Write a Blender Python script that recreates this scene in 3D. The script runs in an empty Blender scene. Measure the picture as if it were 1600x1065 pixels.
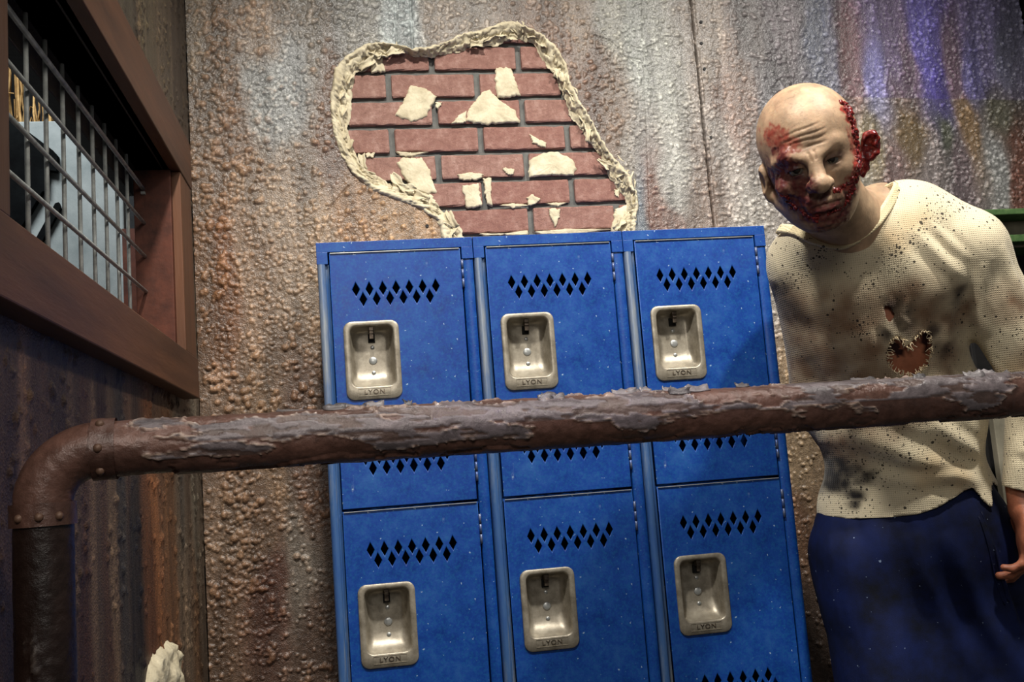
import bpy, bmesh, math, random
import numpy as np
from mathutils import Vector, Matrix, Euler

scene = bpy.context.scene
col = scene.collection
rng = random.Random(7)
nr = np.random.RandomState(11)

# ------------------------------------------------------------------ camera, world, lights, exposure
cd = bpy.data.cameras.new('camera'); cam = bpy.data.objects.new('camera', cd); col.objects.link(cam)
cd.sensor_width = 36.0; cd.lens = 35.4327; cd.clip_start = 0.02
cam.matrix_world = Matrix(((0.986064,0.05472,-0.157109,0.058315),(-0.148519,-0.135993,-0.979514,-1.942424),(-0.074965,0.989197,-0.125971,1.068684),(0,0,0,1)))
scene.camera = cam

world = bpy.data.worlds.new('world'); scene.world = world; world.use_nodes = True
bg = world.node_tree.nodes['Background']
bg.inputs[0].default_value = (0.95, 0.93, 0.92, 1); bg.inputs[1].default_value = 0.09

def lamp(name, kind, loc, aim, energy, color, **kw):
    d = bpy.data.lights.new(name, kind); o = bpy.data.objects.new(name, d); col.objects.link(o)
    o.location = loc; d.energy = energy; d.color = color
    o.rotation_euler = (Vector(aim) - Vector(loc)).to_track_quat('-Z', 'Y').to_euler()
    for k, v in kw.items(): setattr(d, k, v)
    return o
lamp('overhead_lamp', 'SPOT', (0.12, -1.05, 2.85), (0.35, 0.0, 1.42), 198, (1.0, 0.955, 0.88), shadow_soft_size=0.06, spot_size=math.radians(84), spot_blend=1.0)
lamp('overhead_lamp', 'SPOT', (1.25, -1.05, 2.85), (1.0, 0.0, 1.42), 178, (1.0, 0.955, 0.88), shadow_soft_size=0.06, spot_size=math.radians(84), spot_blend=1.0)
lamp('front_fill', 'AREA', (0.0, -2.4, 1.9), (0.3, -0.1, 1.5), 11, (1.0, 0.94, 0.86), size=0.5)  # unseen lamp added as soft fill from the camera side
lamp('left_wall_fill', 'SPOT', (1.0, -1.75, 2.6), (-0.28, -0.45, 1.0), 75, (1.0, 0.93, 0.84), shadow_soft_size=0.08, spot_size=math.radians(40), spot_blend=1.0)  # unseen spot added to lift the dark left wall
lamp('violet_lamp', 'SPOT', (0.2, -1.9, 2.9), (0.3, -0.95, 1.12), 16, (0.42, 0.25, 1.0), shadow_soft_size=0.05, spot_size=math.radians(14), spot_blend=0.9)
lamp('outside_fill', 'AREA', (-0.9, 0.0, 2.9), (-0.65, 0.7, 1.7), 30, (0.96, 0.98, 1.0), size=0.5)  # unseen lamp added to brighten the board and reeds outside the window

vs = scene.view_settings
vs.view_transform = 'Standard'; vs.look = 'None'; vs.gamma = 1.0; vs.use_curve_mapping = False
vs.exposure = 0.0

# ------------------------------------------------------------------ helpers
def S(r, g, b, a=1.0):
    f = lambda c: c / 12.92 if c <= 0.04045 else ((c + 0.055) / 1.055) ** 2.4
    return (f(r / 255), f(g / 255), f(b / 255), a)
def Sn(rgb):
    c = np.clip(np.asarray(rgb, float) / 255, 0, 1)
    return np.where(c <= 0.04045, c / 12.92, ((c + 0.055) / 1.055) ** 2.4)

LAT = np.random.RandomState(3).rand(256, 256)
def noise2(x, y, seed=0):
    x = np.asarray(x, float) + seed * 17.31; y = np.asarray(y, float) + seed * 9.77
    xi = np.floor(x).astype(int); yi = np.floor(y).astype(int); fx = x - xi; fy = y - yi
    fx = fx * fx * (3 - 2 * fx); fy = fy * fy * (3 - 2 * fy)
    a = LAT[xi & 255, yi & 255]; b = LAT[(xi + 1) & 255, yi & 255]; c = LAT[xi & 255, (yi + 1) & 255]; d = LAT[(xi + 1) & 255, (yi + 1) & 255]
    return (a * (1 - fx) + b * fx) * (1 - fy) + (c * (1 - fx) + d * fx) * fy
def fbm2(x, y, seed=0, o=4):
    t = 0; a = 0.5
    for i in range(o):
        t = t + a * noise2(x * 2 ** i, y * 2 ** i, seed + i * 3); a *= 0.5
    return t / (1 - 0.5 ** o)
LAT3 = np.random.RandomState(5).rand(32, 32, 32)
def noise3(p, s=1.0, seed=0):
    q = p * s + seed * 7.13; i = np.floor(q).astype(int); f = q - i; f = f * f * (3 - 2 * f); r = 0
    for dx in (0, 1):
        for dy in (0, 1):
            for dz in (0, 1):
                w = (f[..., 0] if dx else 1 - f[..., 0]) * (f[..., 1] if dy else 1 - f[..., 1]) * (f[..., 2] if dz else 1 - f[..., 2])
                r = r + w * LAT3[(i[..., 0] + dx) & 31, (i[..., 1] + dy) & 31, (i[..., 2] + dz) & 31]
    return r
def fbm3(p, s=1.0, seed=0, o=3):
    t = 0; a = 0.5
    for k in range(o): t = t + a * noise3(p, s * 2 ** k, seed + k); a *= 0.5
    return t / (1 - 0.5 ** o)
def sstep(a, b, x):
    t = np.clip((x - a) / (b - a), 0, 1); return t * t * (3 - 2 * t)
def inside(px, py, poly):
    r = np.zeros(np.shape(px), bool); n = len(poly)
    for i in range(n):
        x1, y1 = poly[i]; x2, y2 = poly[(i + 1) % n]
        if y1 == y2: continue
        r ^= ((y1 > py) != (y2 > py)) & (px < (x2 - x1) * (py - y1) / (y2 - y1) + x1)
    return r
def dist_taper(px, py, pts):
    d = np.full(np.shape(px), 1e9); tt = np.zeros(np.shape(px)); n = len(pts) - 1
    for k, ((x1, y1), (x2, y2)) in enumerate(zip(pts[:-1], pts[1:])):
        vx, vy = x2 - x1, y2 - y1; t = np.clip(((px - x1) * vx + (py - y1) * vy) / (vx * vx + vy * vy + 1e-12), 0, 1); e = np.hypot(px - x1 - t * vx, py - y1 - t * vy)
        m = e < d; d = np.where(m, e, d); tt = np.where(m, (k + t) / n, tt)
    return d, np.sin(np.pi * tt) ** 0.7
def dist_line(px, py, pts):
    d = np.full(np.shape(px), 1e9)
    for (x1, y1), (x2, y2) in zip(pts[:-1], pts[1:]):
        vx, vy = x2 - x1, y2 - y1; L = vx * vx + vy * vy + 1e-12
        t = np.clip(((px - x1) * vx + (py - y1) * vy) / L, 0, 1)
        d = np.minimum(d, np.hypot(px - x1 - t * vx, py - y1 - t * vy))
    return d

# ---- materials
class N:
    def __init__(s, name):
        s.m = bpy.data.materials.new(name); s.m.use_nodes = True; s.t = s.m.node_tree; s.b = s.t.nodes['Principled BSDF']
        s.co = s.t.nodes.new('ShaderNodeTexCoord').outputs['Object']
    def n(s, kind, **kw):
        o = s.t.nodes.new('ShaderNode' + kind)
        for k, v in kw.items(): setattr(o, k, v)
        return o
    def link(s, a, b): s.t.links.new(a, b)
    def mapped(s, scale=(1, 1, 1)):
        m = s.n('Mapping'); s.link(s.co, m.inputs[0]); m.inputs['Scale'].default_value = scale; return m.outputs[0]
    def noise(s, scale, detail=4, rough=0.6, vec=None):
        o = s.n('TexNoise'); o.inputs['Scale'].default_value = scale; o.inputs['Detail'].default_value = detail; o.inputs['Roughness'].default_value = rough
        s.link(vec if vec is not None else s.co, o.inputs['Vector']); return o.outputs['Fac']
    def voro(s, scale, feature='F1', vec=None, rnd=1.0):
        o = s.n('TexVoronoi'); o.feature = feature; o.inputs['Scale'].default_value = scale; o.inputs['Randomness'].default_value = rnd
        s.link(vec if vec is not None else s.co, o.inputs['Vector']); return o.outputs['Distance']
    def ramp(s, fac, stops):
        o = s.n('ValToRGB'); r = o.color_ramp
        while len(r.elements) < len(stops): r.elements.new(0.5)
        for e, (p, c) in zip(r.elements, stops): e.position = p; e.color = c if len(c) == 4 else (*c, 1)
        s.link(fac, o.inputs[0]); return o.outputs[0]
    def step(s, fac, a, b):
        o = s.n('MapRange'); o.inputs[1].default_value = a; o.inputs[2].default_value = b; s.link(fac, o.inputs[0]); return o.outputs[0]
    def math(s, op, a, b=None):
        o = s.n('Math', operation=op)
        for i, v in enumerate((a, b)):
            if v is None: continue
            if isinstance(v, (int, float)): o.inputs[i].default_value = v
            else: s.link(v, o.inputs[i])
        return o.outputs[0]
    def mix(s, fac, a, b, blend='MIX'):
        o = s.n('MixRGB', blend_type=blend)
        for i, v in enumerate((fac, a, b)):
            if isinstance(v, (int, float)): o.inputs[i].default_value = v
            elif isinstance(v, tuple): o.inputs[i].default_value = v
            else: s.link(v, o.inputs[i])
        return o.outputs[0]
    def attr(s, name):
        o = s.n('Attribute'); o.attribute_name = name; return o
    def bump(s, h, strength=0.5, dist=0.002, prev=None):
        o = s.n('Bump'); o.inputs['Strength'].default_value = strength; o.inputs['Distance'].default_value = dist; s.link(h, o.inputs['Height'])
        if prev is not None: s.link(prev, o.inputs['Normal'])
        return o.outputs[0]
    def out(s, color=None, rough=None, metal=None, normal=None, spec=None):
        for k, v in (('Base Color', color), ('Roughness', rough), ('Metallic', metal), ('Normal', normal), ('Specular IOR Level', spec)):
            if v is None: continue
            if isinstance(v, (int, float, tuple)): s.b.inputs[k].default_value = v
            else: s.link(v, s.b.inputs[k])
        return s.m
GREY = lambda v: (v, v, v, 1)

def m_plain(name, c1, c2, scale=20, rough=0.6, metal=0.0, bump=0.3, bscale=90, bdist=0.001, stretch=(1, 1, 1), spec=0.4):
    n = N(name); v = n.mapped(stretch)
    f = n.noise(scale, 5, 0.65, v)
    c = n.ramp(f, [(0.3, c1), (0.7, c2)])
    return n.out(c, rough, metal, n.bump(n.noise(bscale, 4, 0.6, v), bump, bdist), spec)

def m_paint_wall(name, rough, streak):
    n = N(name); a = n.attr('paint').outputs['Color']
    st = n.noise(26, 5, 0.7, n.mapped(streak))
    c = n.mix(1.0, a, n.ramp(st, [(0.25, GREY(0.45)), (0.5, GREY(1.0)), (0.78, GREY(1.5))]), 'MULTIPLY')
    sp = n.noise(160, 3, 0.7)
    c = n.mix(1.0, c, n.ramp(sp, [(0.3, GREY(0.6)), (0.52, GREY(1.0)), (0.72, GREY(1.55))]), 'MULTIPLY')
    v = n.step(n.voro(300), 0.0, 0.6)
    b = n.bump(n.noise(300, 3, 0.6), 0.5, 0.0014)
    b = n.bump(n.math('SUBTRACT', 1.0, v), 0.45, 0.0014, b)
    return n.out(c, rough, 0.0, b, 0.6)
M_wall = m_paint_wall('weathered_plaster_paint', 0.38, (1, 1, 0.10))
M_wood_wall = m_paint_wall('streaked_board_paint', 0.5, (1, 1, 0.06))
M_mortar = m_plain('dark_mortar', S(82, 82, 80), S(104, 104, 100), 60, 0.9, 0, 0.5, 300)
M_brick = None
def m_brick():
    n = N('brick_face'); oi = n.n('ObjectInfo')
    f = n.noise(38, 6, 0.7)
    c = n.ramp(f, [(0.25, S(116, 85, 76)), (0.5, S(146, 110, 99)), (0.72, S(174, 142, 130))])
    c = n.mix(n.math('MULTIPLY', oi.outputs['Random'], 0.35), c, S(126, 74, 66))
    w = n.step(n.noise(120, 5, 0.7), 0.62, 0.72)
    c = n.mix(n.math('MULTIPLY', w, 0.4), c, S(205, 170, 150))
    b = n.bump(n.noise(90, 7, 0.75), 1.0, 0.005)
    return n.out(c, 0.75, 0, b, 0.3)
M_brick = m_brick()
M_plaster = m_plain('torn_cream_plaster', S(172, 160, 132), S(210, 200, 172), 30, 0.75, 0, 0.6, 110, 0.003)

def m_locker():
    n = N('blue_locker_enamel')
    f = n.noise(11, 8, 0.8)
    c = n.ramp(f, [(0.25, S(6, 36, 104)), (0.5, S(14, 58, 134)), (0.75, S(40, 88, 150))])
    c = n.mix(n.math('MULTIPLY', n.step(n.noise(240, 3, 0.7), 0.46, 0.7), 0.5), c, S(24, 92, 140))
    # fine specks and scuffs of the worn enamel
    sp = n.step(n.noise(120, 2, 0.5), 0.715, 0.735)
    scr = n.math('MULTIPLY', n.step(n.noise(30, 8, 0.75, n.mapped((1.0, 1, 0.35))), 0.66, 0.76), 0.6)
    msk = n.math('MAXIMUM', n.math('MULTIPLY', sp, 0.75), scr)
    c = n.mix(msk, c, S(150, 170, 195))
    return n.out(c, n.ramp(f, [(0.3, GREY(0.34)), (0.7, GREY(0.5))]), 0.0, n.bump(n.noise(300, 2, 0.5), 0.12, 0.0006), 0.32)
M_locker = m_locker()
def m_stile():
    n = N('worn_blue_stile')
    f = n.noise(14, 6, 0.7, n.mapped((1, 1, 0.12)))
    c = n.ramp(f, [(0.3, S(22, 66, 140)), (0.48, S(60, 94, 142)), (0.62, S(136, 142, 146)), (0.85, S(62, 96, 146))])
    return n.out(c, 0.36, 0.15, n.bump(n.noise(200, 3, 0.6), 0.15, 0.0006), 0.55)
M_stile = m_stile()
M_black = m_plain('black_interior', S(6, 6, 7), S(12, 12, 12), 20, 0.9, 0, 0.1)
def m_cup():
    n = N('brushed_nickel')
    f = n.noise(40, 5, 0.65)
    c = n.ramp(f, [(0.3, S(120, 112, 98)), (0.7, S(176, 168, 152))])
    g = n.step(n.noise(220, 3, 0.7), 0.62, 0.72)
    c = n.mix(n.math('MULTIPLY', g, 0.5), c, S(95, 84, 68))
    return n.out(c, 0.42, 0.55, n.bump(n.noise(420, 3, 0.6), 0.25, 0.0006), 0.5)
M_cup = m_cup()
M_rivet = m_plain('zinc_rivet', S(150, 152, 150), S(190, 192, 190), 60, 0.35, 0.6, 0.1)
M_latch = m_plain('dark_latch_steel', S(52, 44, 38), S(110, 98, 84), 60, 0.4, 0.7, 0.2)
M_hinge = m_plain('blue_hinge_steel', S(40, 70, 130), S(110, 115, 130), 120, 0.4, 0.4, 0.2)
M_casing = m_plain('brown_painted_wood', S(56, 32, 18), S(102, 64, 40), 14, 0.5, 0, 0.5, 60, 0.0015, (1, 0.12, 1))
M_casing_v = m_plain('brown_painted_wood_upright', S(56, 32, 18), S(102, 64, 40), 14, 0.5, 0, 0.5, 60, 0.0015, (1, 1, 0.12))
M_jamb = m_plain('rusty_brown_jamb', S(58, 28, 18), S(98, 52, 36), 24, 0.5, 0.2, 0.4, 90, 0.001)
M_wire = m_plain('galvanised_wire', S(120, 124, 122), S(176, 180, 176), 60, 0.5, 0.15, 0.3, 200, 0.0005)
M_darkwood = m_plain('charcoal_timber', S(18, 20, 22), S(38, 42, 44), 20, 0.8, 0, 0.5, 90, 0.002)
M_sheet = m_plain('black_stained_sheet', S(4, 5, 6), S(15, 18, 19), 14, 0.95, 0, 0.6, 60, 0.002, (1, 1, 1), 0.08)
M_greyboard = m_plain('pale_grey_board', S(124, 134, 134), S(156, 164, 163), 12, 0.85, 0, 0.4, 220, 0.001)
M_reed = m_plain('dry_reed', S(150, 112, 62), S(214, 180, 120), 40, 0.8, 0, 0.4, 120, 0.001)
M_yellow = m_plain('yellow_plastic', S(200, 190, 40), S(225, 212, 60), 20, 0.5)
M_green = m_plain('chipped_green_paint', S(40, 74, 34), S(84, 110, 64), 40, 0.6, 0, 0.4, 120, 0.001)
M_tan = m_plain('stained_tan_panel', S(96, 92, 78), S(142, 136, 118), 10, 0.7, 0, 0.3, 100, 0.001)
M_floor = m_plain('concrete_floor', S(60, 56, 52), S(86, 82, 76), 6, 0.85, 0, 0.4, 90, 0.002)
M_bolt = m_plain('rusty_bolt', S(70, 48, 38), S(112, 86, 70), 80, 0.5, 0.1, 0.3, 200, 0.0006)
def m_pipe():
    n = N('rusted_pipe_paint'); a = n.attr('paint').outputs['Color']
    f = n.noise(70, 6, 0.7)
    c = n.mix(1.0, a, n.ramp(f, [(0.25, GREY(0.55)), (0.5, GREY(1.0)), (0.75, GREY(1.4))]), 'MULTIPLY')
    b = n.bump(n.noise(170, 5, 0.7), 0.55, 0.0015)
    return n.out(c, n.ramp(f, [(0.3, GREY(0.24)), (0.7, GREY(0.44))]), 0.1, b, 0.6)
M_pipe = m_pipe()
def m_skin():
    n = N('pale_latex_skin'); a = n.attr('paint').outputs['Color']
    f = n.noise(55, 5, 0.65)
    c = n.mix(1.0, a, n.ramp(f, [(0.3, GREY(0.8)), (0.5, GREY(1.0)), (0.7, GREY(1.16))]), 'MULTIPLY')
    b = n.bump(n.noise(260, 4, 0.6), 0.35, 0.0012)
    w = n.attr('wet').outputs['Fac']
    r = n.ramp(w, [(0.0, GREY(0.52)), (1.0, GREY(0.26))])
    n.b.inputs['Subsurface Weight'].default_value = 0.08; n.b.inputs['Subsurface Scale'].default_value = 0.006
    return n.out(c, r, 0.0, b, 0.35)
M_skin = m_skin()
def m_gore():
    n = N('wet_red_flesh'); f = n.noise(160, 5, 0.7)
    c = n.ramp(f, [(0.3, S(48, 8, 10)), (0.52, S(112, 24, 22)), (0.75, S(168, 70, 56))])
    return n.out(c, 0.18, 0, n.bump(n.noise(240, 4, 0.6), 0.5, 0.002), 0.6)
M_gore = m_gore()
M_eye = m_plain('dull_eye', S(70, 66, 60), S(110, 104, 96), 200, 0.15, 0, 0.05)
M_iris = m_plain('dark_iris', S(18, 16, 15), S(34, 30, 26), 200, 0.1, 0, 0.05)
def m_knit():
    n = N('cream_waffle_knit'); a = n.attr('paint').outputs['Color']; u = n.attr('weave').outputs['Vector']
    sp = n.attr('spatter').outputs['Fac']
    f = n.noise(14, 4, 0.6)
    c = n.mix(1.0, a, n.ramp(f, [(0.3, GREY(0.88)), (0.7, GREY(1.1))]), 'MULTIPLY')
    # spatter of black drops where the paint was flung
    def drops(scale, size):
        o = n.n('TexVoronoi'); o.inputs['Scale'].default_value = scale; n.link(n.co, o.inputs['Vector'])
        w = n.n('SeparateColor'); n.link(o.outputs['Color'], w.inputs[0])
        wob = n.math('ADD', o.outputs['Distance'], n.math('MULTIPLY', n.noise(scale * 3, 2, 0.5), 0.22))
        return n.math('MULTIPLY', n.math('LESS_THAN', wob, n.math('ADD', n.math('MULTIPLY', w.outputs[1], size), 0.16)), n.math('LESS_THAN', w.outputs[0], n.math('MULTIPLY', n.math('SUBTRACT', sp, 0.2), 0.95)))
    k = n.math('MAXIMUM', drops(135.0, 0.34), drops(270.0, 0.40))
    c = n.mix(n.math('MULTIPLY', k, 0.9), c, S(24, 20, 18))
    # waffle: a small square grid of ridges
    sx = n.n('SeparateXYZ'); n.link(u, sx.inputs[0])
    hx = n.math('SINE', n.math('MULTIPLY', sx.outputs[0], 1700.0)); hz = n.math('SINE', n.math('MULTIPLY', sx.outputs[2], 1700.0))
    h = n.math('MAXIMUM', hx, hz)
    c = n.mix(1.0, c, n.ramp(h, [(0.2, GREY(0.90)), (0.9, GREY(1.03))]), 'MULTIPLY')
    b = n.bump(h, 0.4, 0.0008)
    n.b.inputs['Sheen Weight'].default_value = 0.15
    return n.out(c, 0.85, 0, b, 0.2)
M_knit = m_knit()
def m_navy():
    n = N('navy_work_cloth'); f = n.noise(12, 5, 0.65)
    c = n.ramp(f, [(0.3, S(2, 6, 22)), (0.7, S(11, 26, 74))])
    k = n.step(n.noise(110, 2, 0.5), 0.74, 0.76)
    c = n.mix(n.math('MULTIPLY', k, 0.6), c, S(150, 170, 200))
    return n.out(c, 0.75, 0, n.bump(n.noise(600, 3, 0.6), 0.3, 0.0008), 0.25)
M_navy = m_navy()
M_shoe = m_plain('black_boot_leather', S(14, 13, 12), S(30, 28, 26), 30, 0.5)
M_trim = m_plain('black_painted_trim', S(10, 10, 11), S(24, 22, 22), 40, 0.6, 0, 0.5, 120)

# ---- objects
def link(name, me, mat=None, parent=None, smooth=False):
    o = bpy.data.objects.new(name, me); col.objects.link(o)
    if mat is not None:
        me.materials.clear(); me.materials.append(mat)
    if parent is not None: o.parent = parent
    if smooth:
        me.polygons.foreach_set('use_smooth', [True] * len(me.polygons))
    return o
def tag(o, label=None, cat=None, group=None, kind=None):
    for k, v in (('label', label), ('category', cat), ('group', group), ('kind', kind)):
        if v: o[k] = v
    return o
def empty(name, loc=(0, 0, 0)):
    o = bpy.data.objects.new(name, None); col.objects.link(o); o.location = loc; o.empty_display_size = 0.05; return o
def mesh_np(name, V, Q, T=None):
    me = bpy.data.meshes.new(name); V = np.asarray(V, np.float32); Q = np.asarray(Q, np.int32).reshape(-1, 4)
    T = np.asarray(T if T is not None else [], np.int32).reshape(-1, 3)
    me.vertices.add(len(V)); me.vertices.foreach_set('co', V.ravel())
    idx = np.concatenate([Q.ravel(), T.ravel()]); me.loops.add(len(idx)); me.loops.foreach_set('vertex_index', idx)
    st = np.concatenate([np.arange(len(Q)) * 4, len(Q) * 4 + np.arange(len(T)) * 3]).astype(np.int32)
    me.polygons.add(len(st)); me.polygons.foreach_set('loop_start', st)
    me.update(calc_edges=True); me.validate(); return me
def set_col(me, name, rgb):
    a = me.color_attributes.new(name, 'FLOAT_COLOR', 'POINT'); c = np.ones((len(me.vertices), 4), np.float32); c[:, :3] = rgb; a.data.foreach_set('color', c.ravel())
def set_f(me, name, v):
    a = me.attributes.new(name, 'FLOAT', 'POINT'); a.data.foreach_set('value', np.asarray(v, np.float32))
def set_v(me, name, v):
    a = me.attributes.new(name, 'FLOAT_VECTOR', 'POINT'); a.data.foreach_set('vector', np.asarray(v, np.float32).ravel())
def bbox(bm, x0, x1, y0, y1, z0, z1, bev=0.0, seg=2):
    r = bmesh.ops.create_cube(bm, size=1.0); vs_ = r['verts']
    for v in vs_: v.co = Vector(((x0 + x1) / 2 + v.co.x * (x1 - x0), (y0 + y1) / 2 + v.co.y * (y1 - y0), (z0 + z1) / 2 + v.co.z * (z1 - z0)))
    if bev > 0:
        es = list({e for v in vs_ for e in v.link_edges}); bmesh.ops.bevel(bm, geom=es, offset=bev, segments=seg, affect='EDGES', profile=0.5)
def box(name, b, mat, parent=None, bev=0.0, smooth=False):
    bm = bmesh.new(); bbox(bm, *b, bev=bev); me = bpy.data.meshes.new(name); bm.to_mesh(me); bm.free(); return link(name, me, mat, parent, smooth)
def boxes(name, bs, mat, parent=None, bev=0.0):
    bm = bmesh.new()
    for b in bs: bbox(bm, *b, bev=bev)
    me = bpy.data.meshes.new(name); bm.to_mesh(me); bm.free(); return link(name, me, mat, parent)
def tube_np(path, rad, n=12, cap=True):
    P = np.asarray(path, float); m = len(P); rad = np.broadcast_to(np.asarray(rad, float), (m,))
    T = np.gradient(P, axis=0); T /= np.linalg.norm(T, axis=1)[:, None] + 1e-12
    a = np.array([0, 0, 1.0]) if abs(T[0][2]) < 0.9 else np.array([0, 1.0, 0])
    V = []; u = np.cross(T[0], a); u /= np.linalg.norm(u)
    for i in range(m):
        u = u - T[i] * (u @ T[i]); u /= np.linalg.norm(u) + 1e-12; w = np.cross(T[i], u)
        t = np.arange(n) / n * 2 * np.pi
        V.append(P[i] + rad[i] * (np.cos(t)[:, None] * u + np.sin(t)[:, None] * w))
    V = np.concatenate(V); Q = []
    for i in range(m - 1):
        for j in range(n): Q.append((i * n + j, i * n + (j + 1) % n, (i + 1) * n + (j + 1) % n, (i + 1) * n + j))
    Tt = []
    if cap:
        V = np.concatenate([V, P[:1], P[-1:]]); c0, c1 = len(V) - 2, len(V) - 1
        for j in range(n): Tt.append((c0, (j + 1) % n, j)); Tt.append((c1, (m - 1) * n + j, (m - 1) * n + (j + 1) % n))
    return V, Q, Tt
def tube(name, path, rad, mat, parent=None, n=12):
    return link(name, mesh_np(name, *tube_np(path, rad, n)), mat, parent, True)
def merge(parts):
    V = []; Q = []; T = []; k = 0
    for v, q, t in parts:
        V.append(np.asarray(v)); Q += [tuple(i + k for i in f) for f in q]; T += [tuple(i + k for i in f) for f in t]; k += len(v)
    return np.concatenate(V), Q, T
def lathe_y(cx, cz, prof, n=20):
    """rings of radius r at y (axis along y)"""
    V = []; Q = []; T = []; t = np.arange(n) / n * 2 * np.pi
    for r, y in prof: V += [(cx + r * math.cos(a), y, cz + r * math.sin(a)) for a in t]
    m = len(prof)
    for i in range(m - 1):
        for j in range(n): Q.append((i * n + j, i * n + (j + 1) % n, (i + 1) * n + (j + 1) % n, (i + 1) * n + j))
    V.append((cx, prof[-1][1], cz)); c = len(V) - 1
    for j in range(n): T.append((c, (m - 1) * n + j, (m - 1) * n + (j + 1) % n))
    return np.array(V), Q, T
def dup(o, parent=None, loc=None):
    c = o.copy(); col.objects.link(c)
    if parent is not None: c.parent = parent
    if loc is not None: c.location = loc
    return c

# ------------------------------------------------------------------ the setting
D = 0.3557                       # front face of the back wall's plaster
XL = -0.28                       # face of the left wall
floor = tag(box('floor', (-1.5, 2.6, -2.8, 1.4, -0.1, 0.0), M_floor), kind='structure')

def idw(pts, X, Z, ax, az, p=2.2, warp=0.05, seed=0):
    pts = np.array(pts); xs = X + warp * (fbm2(X * 7, Z * 4, seed + 1) - 0.5) * 2; zs = Z + 2 * warp * (fbm2(X * 6, Z * 5, seed + 2) - 0.5) * 2
    num = np.zeros(X.shape + (3,)); den = np.zeros(X.shape); c = Sn(pts[:, 2:])
    for (x, z), k in zip(pts[:, :2], c):
        w = 1 / (((xs - x) / ax) ** 2 + ((zs - z) / az) ** 2 + 0.02) ** p
        num += w[..., None] * k; den += w
    return num / den[..., None]
def stamp(H, X0, Z0, h, n, fx, fz, rmin, rmax, dens, seed, dash=False, hk=0.55):
    r_ = np.random.RandomState(seed); nx, nz = H.shape; k = 0
    for _ in range(n):
        x = r_.uniform(*fx); z = r_.uniform(*fz)
        if r_.rand() > dens(x, z): continue
        r = rmin + (rmax - rmin) * r_.rand() ** 2.5
        rx_ = r * (r_.uniform(1.2, 2.6) if dash else r_.uniform(0.8, 1.3)); rz_ = r * (0.7 if dash else r_.uniform(0.8, 1.3))
        i0 = max(0, int((x - 1.5 * rx_ - X0) / h)); i1 = min(nx, int((x + 1.5 * rx_ - X0) / h) + 2); j0 = max(0, int((z - 1.5 * rz_ - Z0) / h)); j1 = min(nz, int((z + 1.5 * rz_ - Z0) / h) + 2)
        if i1 <= i0 or j1 <= j0: continue
        gx = X0 + np.arange(i0, i1) * h - x; gz = Z0 + np.arange(j0, j1) * h - z
        d2 = (gx[:, None] / rx_) ** 2 + (gz[None, :] / rz_) ** 2
        H[i0:i1, j0:j1] = np.maximum(H[i0:i1, j0:j1], hk * r * np.sqrt(np.clip(1 - d2, 0, 1)))
def grid_mesh(name, Vx, keep):
    nx, nz = Vx.shape[:2]
    I = np.arange(nx * nz).reshape(nx, nz)
    q = np.stack([I[:-1, :-1], I[1:, :-1], I[1:, 1:], I[:-1, 1:]], -1)[keep]
    used = np.zeros(nx * nz, bool); used[q.ravel()] = True; mp = np.cumsum(used) - 1
    return mesh_np(name, Vx.reshape(-1, 3)[used], mp[q]), used

HOLE = [(0.286,1.58),(0.271,1.658),(0.233,1.688),(0.174,1.713),(0.125,1.734),(0.08,1.777),(0.059,1.818),(0.044,1.873),(0.038,1.931),(0.044,1.989),(0.054,2.031),(0.079,2.06),(0.126,2.09),(0.161,2.093),(0.196,2.089),(0.224,2.084),(0.236,2.074),(0.263,2.08),(0.299,2.087),(0.331,2.1),(0.364,2.115),(0.407,2.125),(0.445,2.137),(0.461,2.146),(0.493,2.143),(0.519,2.132),(0.555,2.114),(0.59,2.083),(0.611,2.035),(0.618,1.991),(0.638,1.936),(0.661,1.897),(0.683,1.842),(0.714,1.792),(0.745,1.753),(0.757,1.71),(0.76,1.672),(0.733,1.561)]
INNER = [(0.337,1.582),(0.336,1.64),(0.295,1.681),(0.257,1.727),(0.212,1.749),(0.142,1.759),(0.104,1.805),(0.084,1.848),(0.078,1.887),(0.084,1.927),(0.095,1.986),(0.104,2.028),(0.137,2.038),(0.167,2.068),(0.196,2.082),(0.222,2.08),(0.247,2.067),(0.284,2.063),(0.31,2.072),(0.332,2.08),(0.353,2.076),(0.391,2.091),(0.407,2.092),(0.455,2.096),(0.477,2.102),(0.515,2.109),(0.539,2.101),(0.55,2.078),(0.564,2.044),(0.586,2.019),(0.596,1.969),(0.616,1.916),(0.635,1.888),(0.656,1.85),(0.677,1.816),(0.689,1.789),(0.699,1.756),(0.715,1.725),(0.736,1.711),(0.745,1.689),(0.72,1.657),(0.693,1.567)]
wall_back = tag(boxes('wall_back', [(XL - 0.02, 1.86, D + 0.033, D + 0.15, 0, 3.0), (XL - 0.02, 1.86, D + 0.002, D + 0.034, 0, 0.39), (XL - 0.02, 1.86, D + 0.002, D + 0.034, 2.33, 3.0), (0.1, 0.8, D + 0.004, D + 0.034, 0.39, 1.40)], M_mortar), kind='structure')
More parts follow.
